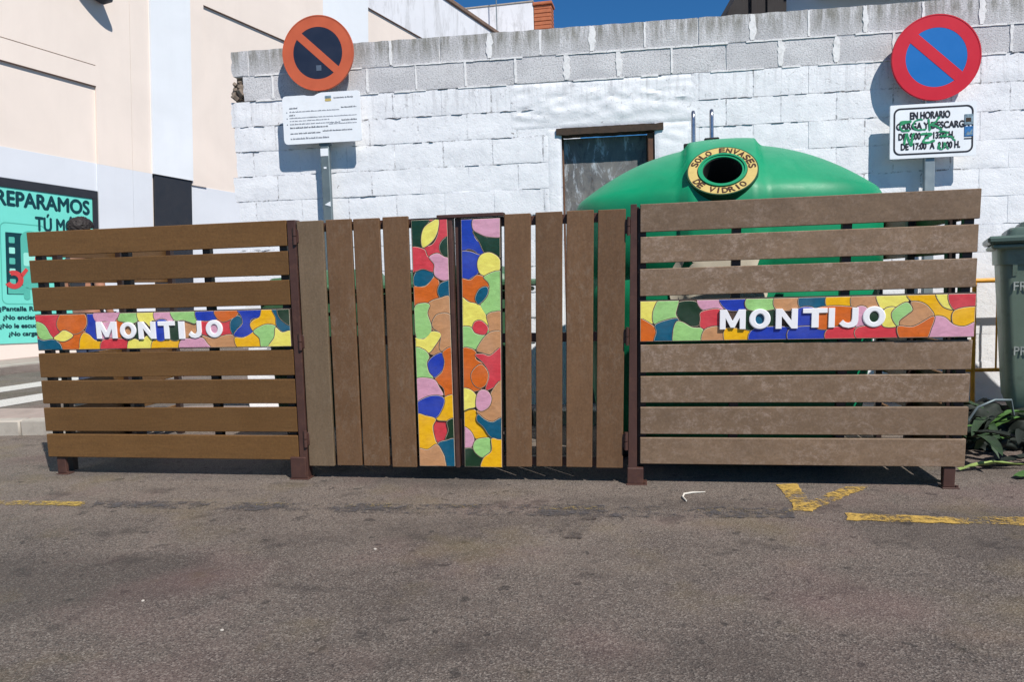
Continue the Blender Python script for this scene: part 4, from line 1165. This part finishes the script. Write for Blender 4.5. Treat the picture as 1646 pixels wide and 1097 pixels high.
mb = MB(); mb.annulus((0, 0), .107, .132, -.020, .06, 56, M=RM); mb.annulus((0, 0), .120, .132, -.027, .0, 56, M=RM); mb.build('opening_collar', M['bottle'], bb, smooth=40)
mb = MB(); mb.annulus((0, 0), .104, .1075, -.012, .20, 48, M=RM); mb.annulus((0, 0), .001, .106, .20, .21, 48, M=RM); mb.build('rubber_flap', M['rubber'], bb, smooth=40)  # black tube added to keep the opening dark, like rubber flaps
mb = MB(); mb.annulus((0, 0), .130, .186, -.018, .05, 64, 0, M=RM); mb.annulus((0, 0), .186, .193, -.017, .055, 64, 1, M=RM); mb.annulus((0, 0), .130, .135, -.0195, .0, 64, 1, M=RM)
rg = mb.build('ring_label', [M['ring'], M['ring_edge']], bb, smooth=40)
mb = MB()
def arc_text(s, a0, a1, top):
    for i, ch in enumerate(s):
        if ch == ' ': continue
        t = R(a0 + (a1 - a0) * (i + .5) / len(s))
        c = Vector((.160 * math.cos(t), 0, .160 * math.sin(t)))
        Mx = RM @ Matrix.Translation(c) @ Matrix.Rotation(-(t - math.pi / 2) if top else -(t + math.pi / 2), 4, 'Y')
        w = .006 if ch == 'I' else .030
        mb.text(ch, -w / 2, w / 2, -.019, .019, -.0185, .0015, .0, M=Mx, heavy=.0016)
arc_text('SOLO ENVASES', 166, 0, True); mb.build('ring_lettering', M['ring_ink'], rg)
mb = MB(); arc_text('DE VIDRIO', 205, 318, False); mb.build('ring_lettering', M['ring_ink'], rg)
mb = MB()
nn2 = 30; vs, fs = [], []
for j in range(7):
    for i in range(nn2):
        t = 2 * math.pi * i / nn2; r = .27 * (j + .001) / 6; x, z = -.03 + r * math.cos(t), 1.05 + r * math.sin(t)
        s = 1.0 if z > 1.15 else (.975 if z > 1.09 else .975 + .015 * (z - .95) / .13 if z > .95 else .93 + .045 * (z - .6) / .35)
        q = max(0, 1 - (abs(x) / (A_ * s)) ** (2 / .82)) ** (.82 / 2)
        vs.append((x, -B_ * max(s, .985) * q - .05 * ridge(x) - .006, z))
for j in range(6):
    for i in range(nn2): fs.append((j * nn2 + i, j * nn2 + (i + 1) % nn2, (j + 1) * nn2 + (i + 1) % nn2, (j + 1) * nn2 + i))
mb.add(vs, fs); mb.build('front_label', M['cream_label'], bb, smooth=60)
for x in (-.165, -.055):
    mb = MB(); pts = [(x, -.10, 1.90), (x, -.10, 2.08)] + [(x, -.05 - .05 * math.cos(R(t)), 2.08 + .05 * math.sin(R(t))) for t in range(20, 180, 20)] + [(x, 0, 2.08), (x, 0, 1.90)]
    mb.tube(pts, .0125, 10); mb.build('lifting_hoop', M['chrome'], bb, smooth=60)
mb = MB(); mb.box(-.10, -.01, -.13, .03, 1.93, 1.955, .006); mb.box(-.225, -.19, -.1, .03, 1.90, 1.935, .006); mb.build('hoop_bracket', M['rubber'], bb)
mb = MB()
for x in (-.55, .55): mb.box(x - .12, x + .12, -.36, .36, 0, .15, .02)
mb.build('base', M['rubber'], bb)

# ------------------------------------------------------------------ wheeled bins
def wheelie(label, Mx, w, d, h, mb_, ml, prints=None, group=None):
    b = thing('wheeled_bin', label, 'bin', Mx, group)
    zt = h - .17
    m = MB(); nseg = 1
    def ring(z, inset): return rrect(inset, w - inset, inset, d - inset, .06, 4)
    lev = [(.20, .09), (.26, .062), (.40, .052), (.8, .03), (zt - .10, .012), (zt - .10, .0), (zt, -.004)]
    vs, fs = [], []; L = len(ring(0, .1))
    for z, i in lev: vs += [(x, y, z) for x, y in ring(z, i)]
    for j in range(len(lev) - 1):
        for i in range(L): fs.append((j * L + i, j * L + (i + 1) % L, (j + 1) * L + (i + 1) % L, (j + 1) * L + i))
    fs.append(tuple(range(L))[::-1]); fs.append(tuple(range((len(lev) - 1) * L, len(lev) * L)))
    m.add(vs, fs)
    k = .09
    while k < w - .05:   # gussets under the rim
        m.add([(k - .012, .0, zt - .10), (k + .012, .0, zt - .10), (k + .012, .012, zt - .17), (k - .012, .012, zt - .17), (k - .012, .03, zt - .1), (k + .012, .03, zt - .1)],
              [(0, 1, 2, 3), (0, 3, 4), (1, 5, 2), (4, 3, 2, 5), (0, 4, 5, 1)]); k += .115
    m.box(-.035, w + .035, -.035, d + .035, zt - .004, zt + .025, .01)
    body = m.build('body', mb_, b, smooth=35)
    m = MB()
    m.box(-.055, w + .055, -.055, d + .05, zt + .028, zt + .075, .014)
    lev = [(zt + .07, .05, ), (zt + .11, .06), (zt + .125, .075), (zt + .13, .12), (zt + .158, .135), (h, .17)]
    vs, fs = [], []
    for z, i in lev: vs += [(x, y, z) for x, y in rrect(i - .01, w - i + .01, i - .03, d - i + .02, .05, 4)]
    for j in range(len(lev) - 1):
        for i in range(L): fs.append((j * L + i, j * L + (i + 1) % L, (j + 1) * L + (i + 1) % L, (j + 1) * L + i))
    fs.append(tuple(range((len(lev) - 1) * L, len(lev) * L))); m.add(vs, fs)
    lid = m.build('lid', ml, b, smooth=35)
    m = MB(); m.tube([(w * .35, -.05, zt + .055), (w * .35, -.085, zt + .055), (w * .65, -.085, zt + .055), (w * .65, -.05, zt + .055)], .011, 8); m.build('handle', ml, lid)
    for x in (.14, w - .14):
        for y in (.13, d - .13):
            m = MB(); m.tube([(x - .02, y, .075), (x + .02, y, .075)], .075, 20, 0); m.tube([(x - .024, y, .075), (x + .024, y, .075)], .04, 14, 1)
            m.box(x - .032, x - .026, y - .03, y + .03, .06, .19, .001, 1); m.box(x + .026, x + .032, y - .03, y + .03, .06, .19, .001, 1); m.box(x - .04, x + .04, y - .04, y + .04, .185, .20, .002, 1)
            m.build('wheel', [M['rubber'], M['galv_dark']], b, smooth=40)
    if prints:
        m = MB()
        for s, x0, x1, z0, z1 in prints:
            ins = .012 + (.03 - .012) * (zt - .10 - (z0 + z1) / 2) / (zt - .9)
            m.text(s, x0, x1, z0, z1, .0 + max(.012, ins) - .004, .002, .01)
        m.build('lettering', M['bin_print'], body)
    return b
wheelie('dark green wheeled bin with faded white print, standing right of the fence', frame((2.995, 4.60, 0), R(-30)), 1.36, .66, 1.395, M['bin_dark'], M['bin_lid'],
        [('FRA', .085, .20, .965, 1.02), ('PRO', .095, .215, .565, .62)])
wheelie('mid green wheeled bin behind the left gate leaf beside the left fence panel', frame((-1.62, 4.78, 0), R(-9)), .80, .62, 1.22, M['bin_green'], M['bin_green'], group='green bins behind the gate')
wheelie('mid green wheeled bin behind the mosaic columns of the gate', frame((-.76, 4.63, 0), R(-9)), .80, .62, 1.22, M['bin_green'], M['bin_green'], group='green bins behind the gate')

# ------------------------------------------------------------------ barrier
br = thing('crowd_barrier', 'yellow tubular barrier standing between the right fence end and the dark bin', 'barrier', frame((3.30, 5.37, .12), R(-8)))
mb = MB(); mb.tube([(-.02, 0, .90), (2.2, 0, .90)], .017, 12); mb.tube([(-.02, 0, .255), (2.2, 0, .255)], .014, 12); mb.build('rail', M['barrier'], br, smooth=50)
mb = MB(); mb.tube([(.03, 0, .0), (.03, 0, .90)], .015, 12); mb.tube([(2.17, 0, .0), (2.17, 0, .90)], .015, 12); mb.build('post', M['barrier'], br, smooth=50)
for k in range(1, 14):
    mb = MB(); mb.tube([(.03 + k * .153, 0, .255), (.03 + k * .153, 0, .90)], .007, 8); mb.build('bar', M['barrier'], br, smooth=50)
for x in (.03, 2.17):
    mb = MB(); mb.tube([(x, -.10, .008), (x, .22, .008)], .011, 8); mb.build('foot', M['barrier'], br, smooth=50)

# ------------------------------------------------------------------ dumped sheeting and leaves by the dark bin
def crumple(name, label, cx, cy, rx, ry, h, seed, rot):
    b = bmesh.new(); bmesh.ops.create_icosphere(b, subdivisions=5, radius=1)
    for v in b.verts:
        p = v.co.copy(); q = Vector((p.x * 1.6, p.y * 1.6, p.z * 1.6)) + Vector((seed, seed * 2, 0))
        n1 = noise.turbulence(q * 1.1, 2, True); n2 = abs(noise.noise(q * 2.6)); n3 = abs(noise.noise(q * 1.5))
        s = .62 + .42 * n1 * .7 + .24 * n3 - .14 * n2
        z = max(0, p.z * .9 + .25) * h * s * 1.15
        v.co = Vector((p.x * rx * (s + .15), p.y * ry * (s + .15), z + .004 + .010 * n2))
    me = bpy.data.meshes.new(name); b.to_mesh(me); b.free(); me.materials.append(M['tarp']); me.shade_smooth(); me.set_sharp_from_angle(angle=R(75))
    o = bpy.data.objects.new(name, me); COL.objects.link(o); o.location = (cx, cy, 0); o.rotation_euler = (0, 0, rot)
    return tag(o, label, 'rubbish')
crumple('crumpled_sheeting', 'dark green crumpled plastic sheeting heaped against the right fence end', 3.02, 4.68, .36, .28, .24, 3.3, .4)
crumple('crumpled_sheeting', 'low dark green heap of sheeting under the dark wheeled bin, nearest the right edge', 3.40, 4.46, .40, .22, .14, 9.1, -.2)
def blade(label, base, ang, L, w, mat, arch, seed):
    vs, fs = [], []; n = 14; r = random.Random(seed)
    d = Vector((math.cos(ang), math.sin(ang), 0)); sd = Vector((-d.y, d.x, 0))
    for i in range(n + 1):
        t = i / n; ww = w * (math.sin(math.pi * min(1, .12 + t * .88)) ** .7) * (1 - .25 * t) + .001
        c = Vector(base) + d * L * t + sd * .08 * L * math.sin(t * 2.2 + seed) + Vector((0, 0, .012 + arch * math.sin(math.pi * t)))
        for s, dz in ((-1, .012), (0, -.004), (1, .012)): vs.append(c + sd * ww * s + Vector((0, 0, dz * (1 - abs(2 * t - 1)) + .008 * r.random())))
    o2 = len(vs); vs += [v - Vector((0, 0, .0012)) for v in vs[:]]
    for i in range(n):
        for k in range(2):
            a = i * 3 + k; fs.append((a, a + 1, a + 4, a + 3)); fs.append((o2 + a + 3, o2 + a + 4, o2 + a + 1, o2 + a))
    mb = MB(); mb.add(vs, fs); o = mb.build('fallen_leaf', mat, smooth=70, recalc=False)
    return tag(o, label, 'leaf', 'long leaves dumped beside the bin')
blade('pale green long leaf lying flat, nearest the right fence foot', (2.42, 3.98, 0), .10, .42, .022, M['leaf_pale'], .02, 1)
blade('mid green broad leaf at the right edge of the leaf pile', (2.62, 3.80, 0), .25, .40, .040, M['leaf'], .03, 2)
blade('dark green long leaf arching over the sheeting by the fence end', (2.62, 4.42, .10), -.95, .52, .035, M['tarp'], .05, 3)
blade('dark green leaf lying between the pale leaf and the sheeting', (2.60, 4.12, 0), .05, .50, .038, M['tarp'], .03, 4)
blade('mid green narrow leaf on top of the dark sheeting heap', (2.80, 4.42, .16), .2, .45, .026, M['leaf'], .06, 5)
blade('green leaf curling up behind the broad leaf', (2.85, 3.93, 0), .55, .40, .034, M['leaf'], .06, 6)
for k in range(26):
    a = RND.uniform(-math.pi, math.pi); bx_, by_ = RND.uniform(2.62, 3.45), RND.uniform(4.22, 4.72)
    hgt = max(.0, .20 - .35 * abs(bx_ - 2.98)) * RND.uniform(.5, 1.1)
    blade('dark green strappy leaf in the heap of clippings under the bin', (bx_, by_, hgt), a, RND.uniform(.22, .46), RND.uniform(.018, .04), (M['tarp'], M['leaf_dark'], M['leaf_dark'], M['leaf'])[k % 4], RND.uniform(.0, .09), 20 + k)
mb = MB(); pts = [(2.66, 4.32, .22), (2.70, 4.30, .30), (2.80, 4.30, .34), (2.92, 4.34, .33), (2.98, 4.4, .22)]; mb.tube(pts, .007, 8)
tag(mb.build('loose_cable', M['galv_dark'], smooth=60), 'grey cable loop on the dark sheeting beside the bin', 'cable')
# litter on the road
mb = MB(); mb.tube([(.835, 3.60, .006), (.83, 3.66, .008), (.85, 3.715, .008), (.90, 3.74, .007), (.965, 3.745, .006)], [.003, .005, .005, .004, .002], 6)
tag(mb.build('plastic_strip', M['string'], smooth=60), 'white curled plastic strip lying in front of the right fence panel', 'litter')
for (x, y, s), lb in zip([(-.60, 3.06, .007), (-.97, 2.35, .006), (-.06, 1.95, .007), (-1.35, 2.6, .006)],
        ['pale scrap on the asphalt below the left panel, nearest the fence', 'tiny pale scrap on the asphalt at lower left', 'small pale scrap near the bottom edge below the gate', 'tiny pale pebble farthest left on the asphalt']):
    b = bmesh.new(); bmesh.ops.create_icosphere(b, subdivisions=2, radius=s)
    for v in b.verts: v.co *= 1 + .4 * noise.noise(v.co * 90 + Vector((x, y, 0))); v.co.z = v.co.z * .5 + s * .4
    me = bpy.data.meshes.new('scrap'); b.to_mesh(me); b.free(); me.materials.append(M['paper'])
    o = bpy.data.objects.new('scrap', me); COL.objects.link(o); o.location = (x, y, 0); tag(o, lb, 'litter')

# ------------------------------------------------------------------ person behind the left panel: only the hair shows over the fence
pr = thing('person', 'person behind the left fence panel, only their dark curly hair showing above the slats', 'person', frame((-3.97, 7.02, 0), R(150)))
def skinned(name, nodes, edges, mat, sub=2):
    me = bpy.data.meshes.new(name); me.from_pydata([n[0] for n in nodes], edges, [])
    o = bpy.data.objects.new(name, me); COL.objects.link(o)
    sk = o.modifiers.new('skin', 'SKIN'); o.modifiers.new('sub', 'SUBSURF').levels = sub
    for i, n in enumerate(nodes):
        r = n[1]; me.skin_vertices[0].data[i].radius = r if isinstance(r, tuple) else (r, r); me.skin_vertices[0].data[i].use_root = (i == 0)
    bpy.context.view_layer.update(); dg = bpy.context.evaluated_depsgraph_get()
    nm = bpy.data.meshes.new_from_object(o.evaluated_get(dg)); o.modifiers.clear(); o.data = nm
    nm.materials.clear(); nm.materials.append(mat); nm.shade_smooth(); o.parent = pr
    return o
nd = [((0, 0, .98), (.15, .11)), ((0, 0, 1.15), (.14, .10)), ((0, 0, 1.38), (.17, .11)), ((0, .01, 1.50), (.07, .06)), ((0, -.005, 1.57), (.052, .055)), ((0, -.01, 1.66), (.072, .085)), ((0, 0, 1.75), (.07, .085))]
ed = [(i, i + 1) for i in range(6)]
for s in (-1, 1):
    k = len(nd)
    nd += [((s * .19, .0, 1.43), .062), ((s * .25, .02, 1.17), .045), ((s * .25, -.06, .94), .033), ((s * .245, -.09, .86), (.040, .022))]
    ed += [(2, k), (k, k + 1), (k + 1, k + 2), (k + 2, k + 3)]
    for f in range(4):
        j = len(nd); x0 = s * .245 + (f - 1.5) * .004; y0 = -.115 + (f - 1.5) * .019
        ln = (.062, .072, .068, .052)[f]
        nd += [((x0, y0, .815), .0095), ((x0 - s * .006, y0 - .004, .815 - ln * .55), .0085), ((x0 - s * .02, y0 - .004, .815 - ln), .007)]
        ed += [(k + 3, j), (j, j + 1), (j + 1, j + 2)]
    j = len(nd); nd += [((s * .225, -.135, .845), .011), ((s * .215, -.155, .80), .009)]; ed += [(k + 3, j), (j, j + 1)]
    k = len(nd)
    nd += [((s * .095, 0, .88), .088), ((s * .10, .0, .50), .058), ((s * .105, .02, .10), .042), ((s * .11, -.03, .045), (.045, .04)), ((s * .12, -.14, .035), (.04, .03))]
    ed += [(0, k), (k, k + 1), (k + 1, k + 2), (k + 2, k + 3), (k + 3, k + 4)]
skinned('body', nd, ed, M['skin'])
skinned('top', [((0, 0, 1.0), (.165, .125)), ((0, 0, 1.2), (.155, .115)), ((0, 0, 1.40), (.185, .12)), ((-.2, 0, 1.43), .073), ((.2, 0, 1.43), .073), ((-.25, .02, 1.22), .058), ((.25, .02, 1.22), .058)], [(0, 1), (1, 2), (2, 3), (2, 4), (3, 5), (4, 6)], M['shirt'])
skinned('trousers', [((0, 0, .98), (.165, .12)), ((-.097, 0, .86), .10), ((.097, 0, .86), .10), ((-.10, 0, .5), .07), ((.10, 0, .5), .07), ((-.105, .02, .10), .06), ((.105, .02, .10), .06)], [(0, 1), (0, 2), (1, 3), (2, 4), (3, 5), (4, 6)], M['jeans'])
b = bmesh.new(); bmesh.ops.create_icosphere(b, subdivisions=5, radius=1)
for v in b.verts:
    p = v.co.copy(); s = 1 + .10 * noise.noise(p * 6) + .07 * noise.noise(p * 14)
    v.co = Vector((p.x * .098 * s, p.y * .112 * s + .012, 1.735 + max(p.z, -.75 if p.y > -.2 else -.05) * .098 * s))
me = bpy.data.meshes.new('hair'); b.to_mesh(me); b.free(); me.materials.append(M['hair']); me.shade_smooth()
o = bpy.data.objects.new('hair', me); COL.objects.link(o); o.parent = pr
mb = MB()
for s in (-1, 1):
    mb.tube([(s * .03, -.095, 1.675), (s * .03, -.099, 1.675)], .011, 10); mb.tube([(s * .076, .0, 1.64), (s * .084, .004, 1.66), (s * .078, .004, 1.69)], [.008, .014, .009], 8)
mb.tube([(0, -.09, 1.685), (0, -.112, 1.645), (0, -.095, 1.638)], [.008, .013, .010], 8); mb.tube([(-.025, -.088, 1.612), (0, -.096, 1.610), (.025, -.088, 1.612)], [.003, .006, .003], 8)
mb.build('face', M['skin'], pr, smooth=70)
